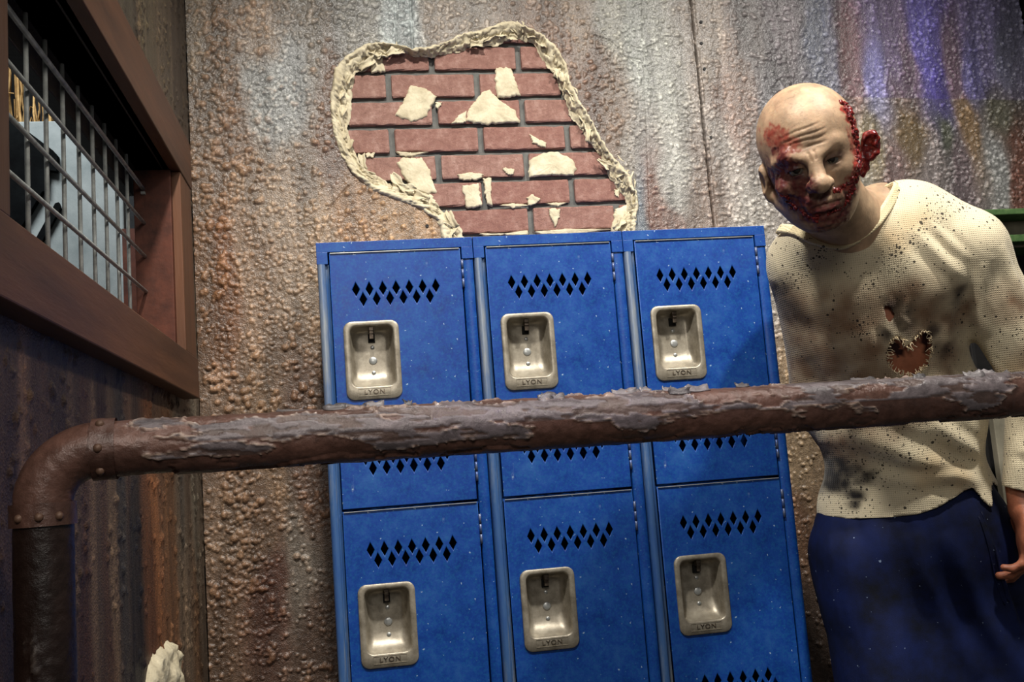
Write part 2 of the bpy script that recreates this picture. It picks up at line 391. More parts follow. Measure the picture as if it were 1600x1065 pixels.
BACK_PTS = [(-0.266,2.141,120,105,85),(-0.213,2.016,100,85,70),(-0.092,2.14,135,115,95),(-0.069,1.998,134,138,136),(-0.093,1.952,125,128,125),(-0.161,1.892,108,84,64),(-0.005,2.108,98,92,82),(0.117,2.155,108,108,102),(0.238,2.154,134,144,144),(0.33,2.154,124,114,102),(-0.237,1.743,112,86,62),(-0.138,1.739,120,95,70),(-0.244,1.565,112,78,48),(-0.217,1.534,118,72,34),(-0.146,1.561,134,104,76),(-0.07,1.662,146,122,96),(-0.023,1.736,112,92,72),(0.043,1.887,98,72,56),(0.09,1.671,140,102,62),(0.207,1.651,150,112,66),(-0,1.614,134,108,78),(0.642,2.102,112,96,80),(0.605,2.037,102,80,66),(0.739,2.102,134,134,124),(0.798,2.035,128,132,126),(0.856,1.951,136,138,130),(0.873,1.787,142,142,134),(0.719,1.872,95,76,60),(0.673,1.906,88,62,46),(0.75,1.775,112,106,96),(0.774,1.694,92,104,112),(0.86,1.659,122,92,80),(0.815,1.693,110,74,60),(0.925,1.657,122,104,92),(1.004,2.1,128,118,108),(1.038,1.948,124,104,94),(1.004,1.784,138,130,122),(1.041,1.669,145,140,132),(1.123,2.099,96,92,92),(1.128,1.997,84,84,90),(1.16,2.047,80,78,84),(1.193,2.115,112,106,112),(1.269,2.097,90,98,116),(1.304,2.029,92,96,110),(1.365,2.097,108,80,76),(1.381,2.011,112,86,82),(1.425,2.01,124,126,164),(1.52,2.061,110,92,94),(1.489,2.096,120,108,124),(1.582,2.095,92,88,150),(1.587,2.025,80,74,146),(1.597,1.964,70,62,136),(1.66,2.024,112,90,90),(1.714,2.024,96,96,134),(1.752,2.094,120,116,140),(1.802,2.058,104,110,116),(1.405,1.857,124,112,86),(1.495,1.872,114,92,56),(1.593,1.87,74,82,68),(1.673,1.868,118,92,58),(1.764,1.866,88,88,74),(1.355,1.808,118,114,100),(1.446,1.772,106,84,84),(1.534,1.769,124,114,114),(1.611,1.75,84,72,80),(1.723,1.713,132,134,134),(1.782,1.745,116,70,56),(1.769,1.661,110,64,52),(-0.245,1.163,124,94,68),(-0.135,1.155,128,98,68),(-0.053,1.121,104,72,52),(-0.168,1.018,118,88,62),(-0.089,0.942,136,122,106),(-0.147,0.878,96,54,38),(-0.231,0.818,108,78,54),(-0.071,0.762,96,70,54),(-0.239,0.941,120,92,66),(1.101,1.037,160,132,94),(1.086,0.842,122,84,54),(1.083,0.621,84,64,52),(1.595,1.032,112,112,108),(1.645,1.252,70,70,70)]
hg = 0.0024
gx = np.arange(XL + 0.001, 1.855, hg); gz = np.arange(0.385, 2.335, hg)
GX, GZ = np.meshgrid(gx, gz, indexing='ij')
H = 0.0016 * fbm2(GX * 22, GZ * 22, 4) + 0.0012 * noise2(GX * 130, GZ * 130, 9)
G = np.zeros_like(H)
def dens_fine(x, z):
    return 0.25 + 0.9 * (noise2(x * 9, z * 7, 41) > 0.42) * (0.5 if 0.72 < x < 1.15 else 1.0)
stamp(G, gx[0], gz[0], hg, 46000, (gx[0], gx[-1]), (0.39, 2.33), 0.0022, 0.0058, dens_fine, 21, hk=0.85)
rc = np.random.RandomState(22)
for _ in range(330):                      # clumps of brown foam-like render near the corner
    x0 = XL + 0.02 + abs(rc.normal(0, 0.12)); z0 = rc.uniform(0.6, 2.25)
    if noise2(x0 * 8, z0 * 6, 55) < 0.42: continue
    sp_ = rc.uniform(0.004, 0.013)
    for _ in range(rc.randint(3, 9)):
        xx, zz0 = x0 + rc.normal(0, sp_), z0 + rc.normal(0, sp_); stamp(G, gx[0], gz[0], hg, 1, (xx, xx + 1e-4), (zz0, zz0 + 1e-4), 0.0035, 0.0085, lambda x, z: 1.0, rc.randint(1 << 30), hk=0.9)
stamp(G, gx[0], gz[0], hg, 900, (0.72, 1.25), (1.35, 2.3), 0.0025, 0.006, lambda x, z: 0.8, 23, dash=True)
stamp(G, gx[0], gz[0], hg, 1500, (1.15, 1.86), (1.3, 2.3), 0.003, 0.008, lambda x, z: 1.0 * (noise2(x * 9, z * 6, 75) > 0.45), 24)
stamp(G, gx[0], gz[0], hg, 700, (-0.1, 0.6), (2.0, 2.3), 0.003, 0.008, lambda x, z: 0.9, 25)
H += G
SEAM = 0.9453
lines = [([(SEAM, 0.3), (SEAM, 2.4)], 0.0022, 0.012), ([(0.75,2.127),(0.778,2.081),(0.807,2.071),(0.843,2.087)], 0.0013, 0.005), ([(0.668,2.115),(0.723,2.098),(0.75,2.072),(0.761,2.052),(0.799,2.045),(0.816,2.015)], 0.0013, 0.006),
         ([(0,1.626),(0.021,1.689),(0.072,1.748)], 0.0012, 0.004), ([(0.243,2.203),(0.24,2.057)], 0.0022, 0.008), ([(0.206,2.203),(0.203,2.074)], 0.0016, 0.005), ([(0.256,1.68),(0.257,1.604)], 0.0016, 0.005),
         ([(0.758,1.771),(0.757,1.631)], 0.0018, 0.005), ([(0.819,2.202),(0.786,1.63)], 0.0012, 0.003)]
for pts, w, dp in lines:
    d = dist_line(GX, GZ, pts); H -= dp * np.exp(-(d / w) ** 2); H += 0.35 * dp * np.exp(-((d - 2.4 * w) / w) ** 2) * (fbm2(GX * 40, GZ * 40, 31) > 0.5)
PAINT = idw(BACK_PTS, GX, GZ, 0.05, 0.16, seed=3) * 1.12
streak = fbm2(GX * 34, GZ * 2.6, 61); PAINT *= (0.62 + 0.8 * streak)[..., None]
gob = sstep(0.0022, 0.006, G)[..., None] * sstep(0.15, -0.05, GX)[..., None]
lum = PAINT.mean(-1, keepdims=True); PAINT = lum + (PAINT - lum) * 0.78
PAINT = 0.86 * PAINT + 0.14 * Sn([116, 98, 82])
PAINT = PAINT * (1 - 0.4 * gob) + 0.4 * gob * Sn([112, 78, 48])
PAINT *= (0.74 + 0.72 * sstep(0.0003, 0.0038, G))[..., None]          # grains lighter, crevices darker: their shade is painted into the colour
violet_light = sstep(1.937, 1.941, GZ - 0.036 * (1.36 - GX)) * sstep(1.25, 1.45, GX)  # violet light with its sharp lower edge, painted into the wall colour
PAINT = PAINT * (1 + violet_light[..., None] * (np.array([0.97, 0.92, 1.3]) - 1))
cx = (GX[:-1, :-1] + GX[1:, 1:]) / 2; cz = (GZ[:-1, :-1] + GZ[1:, 1:]) / 2
mid = [((a[0] * 0.8 + 0.2 * b[0]), (a[1] * 0.8 + 0.2 * b[1])) for a, b in zip(HOLE, [min(INNER, key=lambda q: (q[0] - p[0]) ** 2 + (q[1] - p[1]) ** 2) for p in HOLE])]
keep = ~inside(cx, cz, mid) & ~((cx > 0.12) & (cx < 0.78) & (cz < 1.38))
Vw = np.stack([GX, D - H, GZ], -1)
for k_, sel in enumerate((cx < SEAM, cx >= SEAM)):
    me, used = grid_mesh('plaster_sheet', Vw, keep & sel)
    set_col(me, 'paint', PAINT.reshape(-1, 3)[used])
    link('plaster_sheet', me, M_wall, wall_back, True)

# bricks behind the torn plaster, each one a piece of its own
BZ, BX, PITCH_X, PITCH_Z = 2.0303, 0.1792, 0.2132, 0.0677
def brick_mesh(seed, L):
    r_ = random.Random(seed); bm = bmesh.new(); bbox(bm, -L / 2, L / 2, 0, 0.012, -0.0280, 0.0280, bev=0.0035, seg=2)
    bmesh.ops.subdivide_edges(bm, edges=[e for e in bm.edges if abs(e.verts[0].co.x - e.verts[1].co.x) > 0.02], cuts=9)
    for v in bm.verts:
        v.co.x += r_.uniform(-1, 1) * 0.0008; v.co.z += r_.uniform(-1, 1) * 0.0014; v.co.y += r_.uniform(-1, 1) * 0.0006
    me = bpy.data.meshes.new('brick'); bm.to_mesh(me); bm.free(); me.materials.append(M_brick); return me
bmeshes = [brick_mesh(i, PITCH_X - 0.0135) for i in range(5)]
for row in range(-1, 8):
    zc = BZ + PITCH_Z * 0.5 - PITCH_Z * row + 0.0
    off = BX - PITCH_X / 2 + (PITCH_X / 2 if row % 2 == 0 else 0)
    for c in range(-2, 5):
        xc = off + PITCH_X * c
        cor = [(xc + sx * 0.1, zc + sz * 0.028) for sx in (-1, -0.5, 0, 0.5, 1) for sz in (-1, 1)]
        if not any(bool(inside(np.array(a), np.array(b), HOLE)) for a, b in cor): continue
        o = bpy.data.objects.new('brick', bmeshes[rng.randrange(5)]); col.objects.link(o); o.parent = wall_back
        o.location = (xc, D + 0.0225 + rng.uniform(-0.001, 0.001), zc); o.rotation_euler = (0, rng.uniform(-0.004, 0.004), 0)
        if rng.random() < 0.5: o.rotation_euler.y += math.pi

# torn plaster lip round the hole
def resample(poly, n):
    P = np.array(poly); d = np.r_[0, np.cumsum(np.linalg.norm(np.diff(P, axis=0), axis=1))]
    t = np.linspace(0, d[-1], n); return np.stack([np.interp(t, d, P[:, i]) for i in (0, 1)], 1), t
n_ = 900; m_ = 21
outer, tl = resample(HOLE, n_)
ip, _ = resample(INNER, 1500)
# match each outer sample to its share along the inner outline, pulled to the nearest inner point
inn, _ = resample(INNER, n_)
inn = np.stack([np.convolve(np.pad(inn[:, i], 4, 'edge'), np.ones(9) / 9, 'valid') for i in (0, 1)], 1)
V = np.zeros((n_, m_, 3))
for j in range(m_):
    s = j / (m_ - 1)
    ang = tl * 60
    wob = 0.010 * (fbm2(tl * 55, s * 3 + 0 * tl, 81) - 0.5) + 0.006 * (noise2(tl * 170, s * 6 + 0 * tl, 82) - 0.5)
    p = outer * (1 - s) + inn * s
    nrm = (inn - outer); L = np.linalg.norm(nrm, axis=1)[:, None] + 1e-9; nrm = nrm / L
    edge = math.sin(math.pi * s)
    p = p + nrm * wob[:, None] * (0.5 + edge)
    if s > 0.8: p = p + nrm * (0.016 * (np.floor(noise2(tl * 38, 0 * tl, 84) * 5) / 5 - 0.45))[:, None] * (s - 0.8) / 0.2
    lipk = np.exp(-((s - 0.16) / 0.14) ** 2)
    y = D - 0.0075 * lipk * (0.3 + 1.2 * fbm2(tl * 45, 0 * tl + s, 83)) + 0.0225 * sstep(0.12, 0.9, np.full(n_, s)) 
    fold = (fbm2(tl * 26 + s * 2.5, s * 5 + 0 * tl, 85) - 0.5) * 0.024 * edge + (np.abs(noise2(tl * 60, s * 7 + 0 * tl, 86) - 0.5)) * -0.016 * edge + 0.005 * (noise2(tl * 230, s * 15 + 0 * tl, 88) - 0.5) * edge + 0.004 * (np.floor(noise2(tl * 70 + s * 8, s * 9 + 0 * tl, 89) * 4) / 4 - 0.4) * edge
    if s == 0: y = y + 0.006
    V[:, j] = np.stack([p[:, 0], y + fold, p[:, 1]], 1)
me, _ = grid_mesh('torn_plaster_edge', V, np.ones((n_ - 1, m_ - 1), bool))
lip = link('torn_plaster_edge', me, M_plaster, wall_back, True)
sol = lip.modifiers.new('thickness', 'SOLIDIFY'); sol.thickness = 0.0025; sol.offset = 0
# curled scraps hanging from the lip
def flap(px, pz, ang, L, W_, curl, y0):
    V = []; n, m = 7, 6
    for i in range(n):
        for j in range(m):
            u = i / (n - 1); v = j / (m - 1) - 0.5; w = W_ * (1 - 0.55 * u + 0.25 * math.sin(5 * u + px * 90))
            a = u * L; x = px + math.cos(ang) * a - math.sin(ang) * v * w; z = pz + math.sin(ang) * a + math.cos(ang) * v * w
            V.append((x + rng.uniform(-1, 1) * 0.0015, y0 - curl * math.sin(u * 2.6) - 0.006 * v * v * 4 + rng.uniform(-1, 1) * 0.0012, z + rng.uniform(-1, 1) * 0.0015))
    I = np.arange(n * m).reshape(n, m); q = np.stack([I[:-1, :-1], I[1:, :-1], I[1:, 1:], I[:-1, 1:]], -1).reshape(-1, 4)
    return mesh_np('plaster_scrap', np.array(V), q)
for i in sorted(rng.sample(range(6, n_ - 6), 74)):
    if outer[i][1] < 1.56: continue
    tx_, tz_ = outer[i + 3] - outer[i - 3]; a = math.atan2(tz_, tx_) + rng.choice((0, math.pi)) + rng.uniform(-0.7, 0.7)
    s = rng.uniform(0.25, 0.85); p = outer[i] * (1 - s) + inn[i] * s
    o = link('plaster_scrap', flap(p[0], p[1], a, rng.uniform(0.018, 0.045), rng.uniform(0.012, 0.030), rng.uniform(0.002, 0.006), D + 0.002 + 0.012 * s), M_plaster, wall_back, True)
    sol = o.modifiers.new('thickness', 'SOLIDIFY'); sol.thickness = 0.0018
# plaster left stuck on the bricks
PATCHES = [[(0.232,1.996),(0.266,1.99),(0.29,1.968),(0.276,1.944),(0.267,1.923),(0.232,1.907),(0.192,1.924),(0.209,1.951)], [(0.445,2.038),(0.477,2.038),(0.486,2.003),(0.497,1.968),(0.44,1.964),(0.437,2.012)], [(0.403,1.974),(0.422,1.981),(0.447,1.954),(0.479,1.929),(0.487,1.902),(0.403,1.897),(0.362,1.907),(0.37,1.937)],
 [(0.189,1.807),(0.206,1.818),(0.247,1.816),(0.261,1.789),(0.267,1.763),(0.276,1.735),(0.257,1.729),(0.231,1.735),(0.203,1.77)], [(0.507,1.804),(0.535,1.819),(0.572,1.824),(0.609,1.805),(0.618,1.779),(0.608,1.764),(0.557,1.766),(0.506,1.763)], [(0.338,1.747),(0.377,1.749),(0.384,1.695),(0.347,1.692)],
 [(0.39,1.76),(0.41,1.764),(0.406,1.726),(0.408,1.693),(0.396,1.698)], [(0.544,1.68),(0.571,1.681),(0.567,1.657),(0.555,1.636),(0.548,1.658)], [(0.493,1.71),(0.508,1.719),(0.525,1.705),(0.514,1.696),(0.496,1.694)], [(0.135,2.087),(0.165,2.078),(0.172,2.032),(0.142,2.031)],
 [(0.329,1.774),(0.363,1.777),(0.391,1.772),(0.377,1.758),(0.333,1.762)], [(0.71,1.726),(0.723,1.723),(0.72,1.704),(0.711,1.711)], [(0.187,1.834),(0.222,1.829),(0.261,1.831),(0.222,1.821),(0.196,1.823)], [(0.287,1.952),(0.305,1.953),(0.293,1.936)], [(0.336,1.913),(0.363,1.932),(0.359,1.902),(0.325,1.9)],
 [(0.425,1.695),(0.462,1.698),(0.498,1.692),(0.456,1.688)], [(0.541,1.695),(0.589,1.696),(0.567,1.686)], [(0.504,1.627),(0.583,1.63),(0.69,1.626),(0.609,1.617),(0.514,1.621)], [(0.373,1.628),(0.425,1.624),(0.488,1.631),(0.487,1.62),(0.383,1.622)], [(0.708,1.676),(0.755,1.685),(0.747,1.661),(0.718,1.641),(0.699,1.604),(0.695,1.625)], [(0.115,1.83),(0.136,1.832),(0.132,1.82),(0.117,1.821)], [(0.512,1.869),(0.548,1.846),(0.549,1.834),(0.516,1.847)], [(0.44,1.787),(0.466,1.782),(0.461,1.769),(0.444,1.773)]]
for i, poly in enumerate(PATCHES):
    P = np.array(poly); c = P.mean(0)
    cl = np.vstack([P, P[:1]]); Pr, t = resample(cl, 81); Pr = Pr[:-1]; t = t[:-1]
    V = []; ks = (1.06, 1.0, 0.9, 0.6, 0.3, 0.0)
    for k in ks:
        w = (0.006 * (noise2(t * 150, t * 0 + i, 90) - 0.5) + 0.003 * (noise2(t * 500, t * 0 + i, 92) - 0.5)) * (k > 0.5)
        dr = (Pr - c); L = np.linalg.norm(dr, axis=1)[:, None] + 1e-9
        p = c + dr * k + dr / L * w[:, None]
        hgt = {1.06: -0.004, 1.0: 0.0018, 0.9: 0.0026, 0.6: 0.0028, 0.3: 0.0030, 0.0: 0.0030}[k]
        V.append(np.stack([p[:, 0], D + 0.0205 - hgt - 0.002 * (noise2(p[:, 0] * 160, p[:, 1] * 160, 91) - 0.5), p[:, 1]], 1))
    V = np.stack(V, 0).transpose(1, 0, 2); V = np.concatenate([V, V[:1]], 0)
    me, _ = grid_mesh('plaster_patch', V, np.ones((V.shape[0] - 1, len(ks) - 1), bool))
    link('plaster_patch', me, M_plaster, wall_back, True)
# screw heads along the joint
for (x, z) in [(0.966,2.142),(0.961,2.086),(0.962,2.019),(0.96,1.842),(0.247,1.645)]:
    V = lathe_y(x, z, [(0.004, D - 0.001), (0.004, D - 0.004), (0.003, D - 0.005), (0.0012, D - 0.0035)], 10); link('screw_head', mesh_np('screw_head', *V), M_trim, wall_back)

trim_1 = tag(box('trim_1', (1.862, 2.1, D - 0.09, D + 0.15, 0, 3.0), M_trim, bev=0.004), kind='structure')

# ------------------------------------------------------------------ left wall, barred window
Y0, Y1, Z0w, Z1w = -0.957, 0.028, 1.337, 1.690      # opening
wall_left = tag(boxes('wall_left', [(XL - 0.05, XL - 0.003, -2.0, Y0, 0, 3), (XL - 0.05, XL - 0.003, Y1, D + 0.15, 0, 3), (XL - 0.05, XL - 0.003, Y0, Y1, 0, Z0w), (XL - 0.05, XL - 0.003, Y0, Y1, Z1w, 3)], M_darkwood), kind='structure')
LEFT_PTS = [(-0.827,1.236,92,74,64),(-0.866,1.257,66,54,48),(-0.712,1.236,44,34,28),(-0.6,1.249,56,40,30),(-0.501,1.261,40,28,20),(-0.347,1.24,80,64,54),(-0.153,1.237,70,54,44),(0.179,1.277,52,44,38),(-0.786,1.185,66,50,42),(-0.87,1.159,50,36,30),(-0.644,1.057,74,62,52),(-0.557,1.014,82,70,60),(-0.47,1.034,90,78,66),(-0.333,1,24,25,26),(-0.323,0.905,26,24,24),(-0.409,1.068,40,40,40),(-0.182,1.043,116,80,54),(-0.049,0.983,84,62,46),(0.094,1.035,50,50,50),(0.247,1.03,92,92,88),(-0.627,0.904,58,38,26),(-0.503,0.885,70,52,40),(-0.205,0.89,76,50,34),(0.094,0.854,94,84,74),(0.231,0.774,84,66,50),(-0.111,1.899,78,74,62),(0.077,1.902,82,76,66),(0.221,2.093,72,66,60),(0.268,1.922,70,64,56),(-0.271,1.872,60,58,50)]
ly = np.arange(-1.3, D - 0.001, 0.0035); lz = np.arange(0.4, 2.4, 0.0035)
LY, LZ = np.meshgrid(ly, lz, indexing='ij')
LH = 0.002 * fbm2(LY * 30, LZ * 8, 5) + 0.0012 * noise2(LY * 140, LZ * 40, 6)
LG = np.zeros_like(LH)
stamp(LG, ly[0], lz[0], 0.0035, 7000, (-1.2, D), (0.4, 2.4), 0.003, 0.008, lambda x, z: 0.2 + 0.8 * (noise2(x * 12, z * 5, 43) > 0.5), 31)
LH += LG
LP = np.array([1.18, 1.0, 0.80]) * idw(LEFT_PTS, LY, LZ, 0.045, 0.30, seed=8, warp=0.02) * (0.5 + 1.0 * fbm2(LY * 40, LZ * 2.5, 63))[..., None]
cy = (LY[:-1, :-1] + LY[1:, 1:]) / 2; cz = (LZ[:-1, :-1] + LZ[1:, 1:]) / 2
me, used = grid_mesh('painted_board', np.stack([XL - 0.002 + LH, LY, LZ], -1), ~((cy > Y0 - 0.02) & (cy < Y1 + 0.02) & (cz > Z0w - 0.02) & (cz < Z1w + 0.02)))
set_col(me, 'paint', LP.reshape(-1, 3)[used]); link('painted_board', me, M_wood_wall, wall_left, True)
# pale broken plaster low on the left wall
r_ = np.random.RandomState(5); us = np.linspace(0, 1, 46); vs2 = np.linspace(0, 1, 40); Ug, Vg = np.meshgrid(us, vs2, indexing='ij')
yy = -0.30 + 0.29 * Ug; zz = 0.55 + 0.275 * Vg
e = np.clip(1 - ((Ug - 0.5) / 0.5) ** 4 - (np.clip(Vg - 0.45, 0, 1) / 0.55) ** 4 - np.clip(0.25 - Vg, 0, 1) * 3, 0, 1)
e = sstep(0.05, 0.35, e + 0.28 * (fbm2(Ug * 9, Vg * 9, 45) - 0.5))
hh = e * (0.010 + 0.035 * np.abs(fbm2(Ug * 11, Vg * 11, 46) - 0.45)) - 0.004
me, _ = grid_mesh('broken_plaster', np.stack([XL + 0.002 + hh, yy, zz], -1), ((e[:-1, :-1] + e[1:, 1:]) > 0.05)); link('broken_plaster', me, M_plaster, wall_left, False)

window_1 = tag(empty('window_1', (XL, -0.45, 1.257)), kind='structure')
def wbox(name, b, mat, bev=0.002):
    o = box(name, b, mat, bev=bev); o.parent = window_1; o.matrix_parent_inverse = Matrix.Translation(-Vector(window_1.location)); return o
wbox('casing_board', (XL - 0.002, -0.25, -1.30, 0.158, 1.257, 1.338), M_casing)
wbox('casing_board', (XL - 0.002, -0.25, -1.30, 0.158, 1.690, 1.787), M_casing)
wbox('casing_board', (XL - 0.012, -0.252, 0.028, 0.150, 1.338, 1.690), M_casing_v)
wbox('casing_board', (XL - 0.012, -0.252, -1.07, -0.957, 1.338, 1.690), M_casing_v)
wbox('jamb_board', (-0.337, -0.268, 0.012, 0.034, 1.338, 1.69), M_jamb)
wbox('jamb_board', (-0.345, -0.268, -0.962, -0.945, 1.338, 1.69), M_jamb)
wbox('sill_board', (-0.345, -0.268, -0.957, 0.028, 1.322, 1.338), M_jamb)
wbox('head_board', (-0.372, -0.345, -1.0, 0.06, 1.652, 1.80), M_trim)
wbox('head_board', (-0.37, -0.268, -0.957, 0.028, 1.690, 1.71), M_trim)
wbox('weld_tab', (-0.322, -0.314, 0.003, 0.012, 1.64, 1.645), M_wire, 0.0005)
for z in (1.652, 1.585, 1.520, 1.452):
    r = 0.0038 if z > 1.6 else 0.0032
    o = tube('cross_wire', [(-0.3185, -0.95, z - 0.004), (-0.3185, -0.4, z - 0.002), (-0.3185, 0.012, z)], r, M_wire, n=8); o.parent = window_1; o.matrix_parent_inverse = Matrix.Translation(-Vector(window_1.location))
y = -0.90
for y in (-0.905, -0.822, -0.741, -0.660, -0.580, -0.500, -0.419, -0.338, -0.258, -0.178, -0.097):
    o = tube('upright_wire', [(-0.3255, y, 1.335), (-0.3255, y, 1.5), (-0.3255, y, 1.685)], 0.0032, M_wire, n=8); o.parent = window_1; o.matrix_parent_inverse = Matrix.Translation(-Vector(window_1.location))

# things seen through the window
t_board = tag(box('grey_board', (-1.30, -0.535, 0.86, 0.89, 0.0, 2.105), M_greyboard, bev=0.004), 'tall pale grey board standing outside behind the barred window', 'board')
t = tag(empty('charcoal_plank_stack', (-0.75, 0.8, 0)), 'charcoal stepped timber sheet leaning against the pale grey board outside the window', 'timber')
t['label'] = 'charcoal stepped timber sheet leaning against the pale grey board outside'
def prism(name, poly, y0, y1, mat, parent=None):
    bm = bmesh.new(); a = [bm.verts.new((x, y0, z)) for x, z in poly]; b = [bm.verts.new((x, y1, z)) for x, z in poly]
    bm.faces.new(a); bm.faces.new(b[::-1]); n = len(a)
    for i in range(n): bm.faces.new((a[i], b[i], b[(i + 1) % n], a[(i + 1) % n]))
    bmesh.ops.recalc_face_normals(bm, faces=bm.faces); me = bpy.data.meshes.new(name); bm.to_mesh(me); bm.free(); return link(name, me, mat, parent)
DARK1 = [(-0.938,2.153),(-0.813,2.104),(-0.707,2.012),(-0.697,1.999),(-0.701,1.955),(-0.721,1.959),(-0.725,1.902),(-0.738,1.899),(-0.804,1.782),(-0.942,1.612)]
dk = prism('timber_sheet', DARK1, 0.836, 0.858, M_sheet)
dk.parent = t; dk.matrix_parent_inverse = Matrix.Translation(-Vector(t.location))
yl = prism('yellow_strip', [(-0.67,2.11),(-0.643,2.106),(-0.643,2.099),(-0.663,2.101)], 0.853, 0.861, M_yellow); gb_ = t_board; yl.parent = gb_; yl.matrix_parent_inverse = gb_.matrix_world.inverted()
ep = box('edge_post', (-0.528, -0.44, 0.80, 0.88, 0.0, 1.78), M_jamb); ep.parent = t_board; ep.matrix_parent_inverse = t_board.matrix_world.inverted()
STICK = [(-0.698,1.871),(-0.693,1.856),(-0.752,1.746),(-0.771,1.75),(-0.764,1.761),(-0.707,1.868)]
tag(prism('timber_offcut', STICK, 0.843, 0.859, M_sheet), 'short charcoal timber offcut propped before the pale grey board outside', 'timber')
rs = np.random.RandomState(9); parts = []
for i in range(150):
    x = rs.uniform(-1.35, -0.72); y = rs.uniform(1.0, 1.2); h0 = rs.uniform(1.9, 2.1)
    zz_ = np.linspace(h0, 2.75, 12); parts.append(tube_np(np.stack([x + np.cumsum(rs.uniform(-1, 1, 12)) * 0.010, y + 0 * zz_, zz_], 1), rs.uniform(0.002, 0.0045), 6))
    for _ in range(2):
        zb = rs.uniform(2.05, 2.6); dx_ = rs.uniform(-0.05, 0.05); parts.append(tube_np([(x, y, zb), (x + dx_ * 0.6, y - 0.01, zb + rs.uniform(-0.01, 0.04)), (x + dx_, y - 0.01, zb + rs.uniform(0.0, 0.08))], 0.002, 5))
reeds = link('reed_screen', mesh_np('reed_screen', *merge(parts)), M_reed, None, True)
tag(reeds, 'dry golden reed screen above the grey board outside the window', 'reeds', kind='stuff')
tag(boxes('wall_outside', [(-2.0, -0.3, 1.25, 1.3, 0, 3.0)], M_darkwood), kind='structure')

# ------------------------------------------------------------------ green framed cabinet at the right edge
gc = tag(empty('wall_cabinet', (1.9, 0.25, 0)), 'green-edged tan cabinet against the wall behind the person\'s shoulder', 'cabinet')
def gbox(name, b, mat, bev=0.002):
    o = box(name, b, mat, bev=bev); o.parent = gc; o.matrix_parent_inverse = Matrix.Translation(-Vector(gc.location)); return o
gbox('top_rail', (1.47, 1.855, 0.12, 0.345, 1.563, 1.577), M_green)
gbox('upper_panel', (1.48, 1.855, 0.19, 0.20, 1.50, 1.563), M_tan)
gbox('middle_rail', (1.47, 1.855, 0.15, 0.345, 1.505, 1.522), M_green)
gbox('side_panel', (1.48, 1.492, 0.2, 0.345, 0.0, 1.563), M_trim)
gbox('back_panel', (1.492, 1.855, 0.325, 0.345, 0.0, 1.563), M_trim)
gbox('lower_panel', (1.492, 1.855, 0.17, 0.19, 0.0, 1.17), M_tan)

# ------------------------------------------------------------------ lockers
LW, LH_, TOP, PIT = 0.305, 1.53, 0.021, 0.496
def poly_plate(name, outer, holes, depth, bev, mat):
    cu = bpy.data.curves.new(name, 'CURVE'); cu.dimensions = '2D'; cu.fill_mode = 'BOTH'; cu.extrude = depth / 2 - bev; cu.bevel_depth = bev; cu.bevel_resolution = 1; cu.offset = -bev
    for pl_ in [outer] + holes:
        sp = cu.splines.new('POLY'); sp.points.add(len(pl_) - 1); sp.use_cyclic_u = True
        for p, (x, z) in zip(sp.points, pl_): p.co = (x, z, 0, 1)
    o = bpy.data.objects.new(name, cu); col.objects.link(o)
    me = bpy.data.meshes.new_from_object(o.evaluated_get(bpy.context.evaluated_depsgraph_get()))
    bpy.data.objects.remove(o); bpy.data.curves.remove(cu); me.name = name
    co = np.zeros(len(me.vertices) * 3, np.float32); me.vertices.foreach_get('co', co); co = co.reshape(-1, 3)
    co = np.stack([co[:, 0], -co[:, 2], co[:, 1]], 1); me.vertices.foreach_set('co', co.ravel()); me.update()
    me.materials.clear(); me.materials.append(mat); return me
def rrect(cx, cz, w, h, r, n=6):
    P = []
    for (sx, sz, a0) in ((1, 1, 0), (-1, 1, 90), (-1, -1, 180), (1, -1, 270)):
        for i in range(n):
            a = math.radians(a0 + 90 * i / (n - 1)); P.append((cx + sx * (w / 2 - r) + r * math.cos(a), cz + sz * (h / 2 - r) + r * math.sin(a)))
    return P
DW, DH = 0.255, PIT - 0.0045
dx0 = 0.0245
def diamonds(first, zc, n):
    return [[(first + 0.0258 * i, zc + 0.0138), (first + 0.0258 * i - 0.0073, zc), (first + 0.0258 * i, zc - 0.0138), (first + 0.0258 * i + 0.0073, zc)] for i in range(n)]
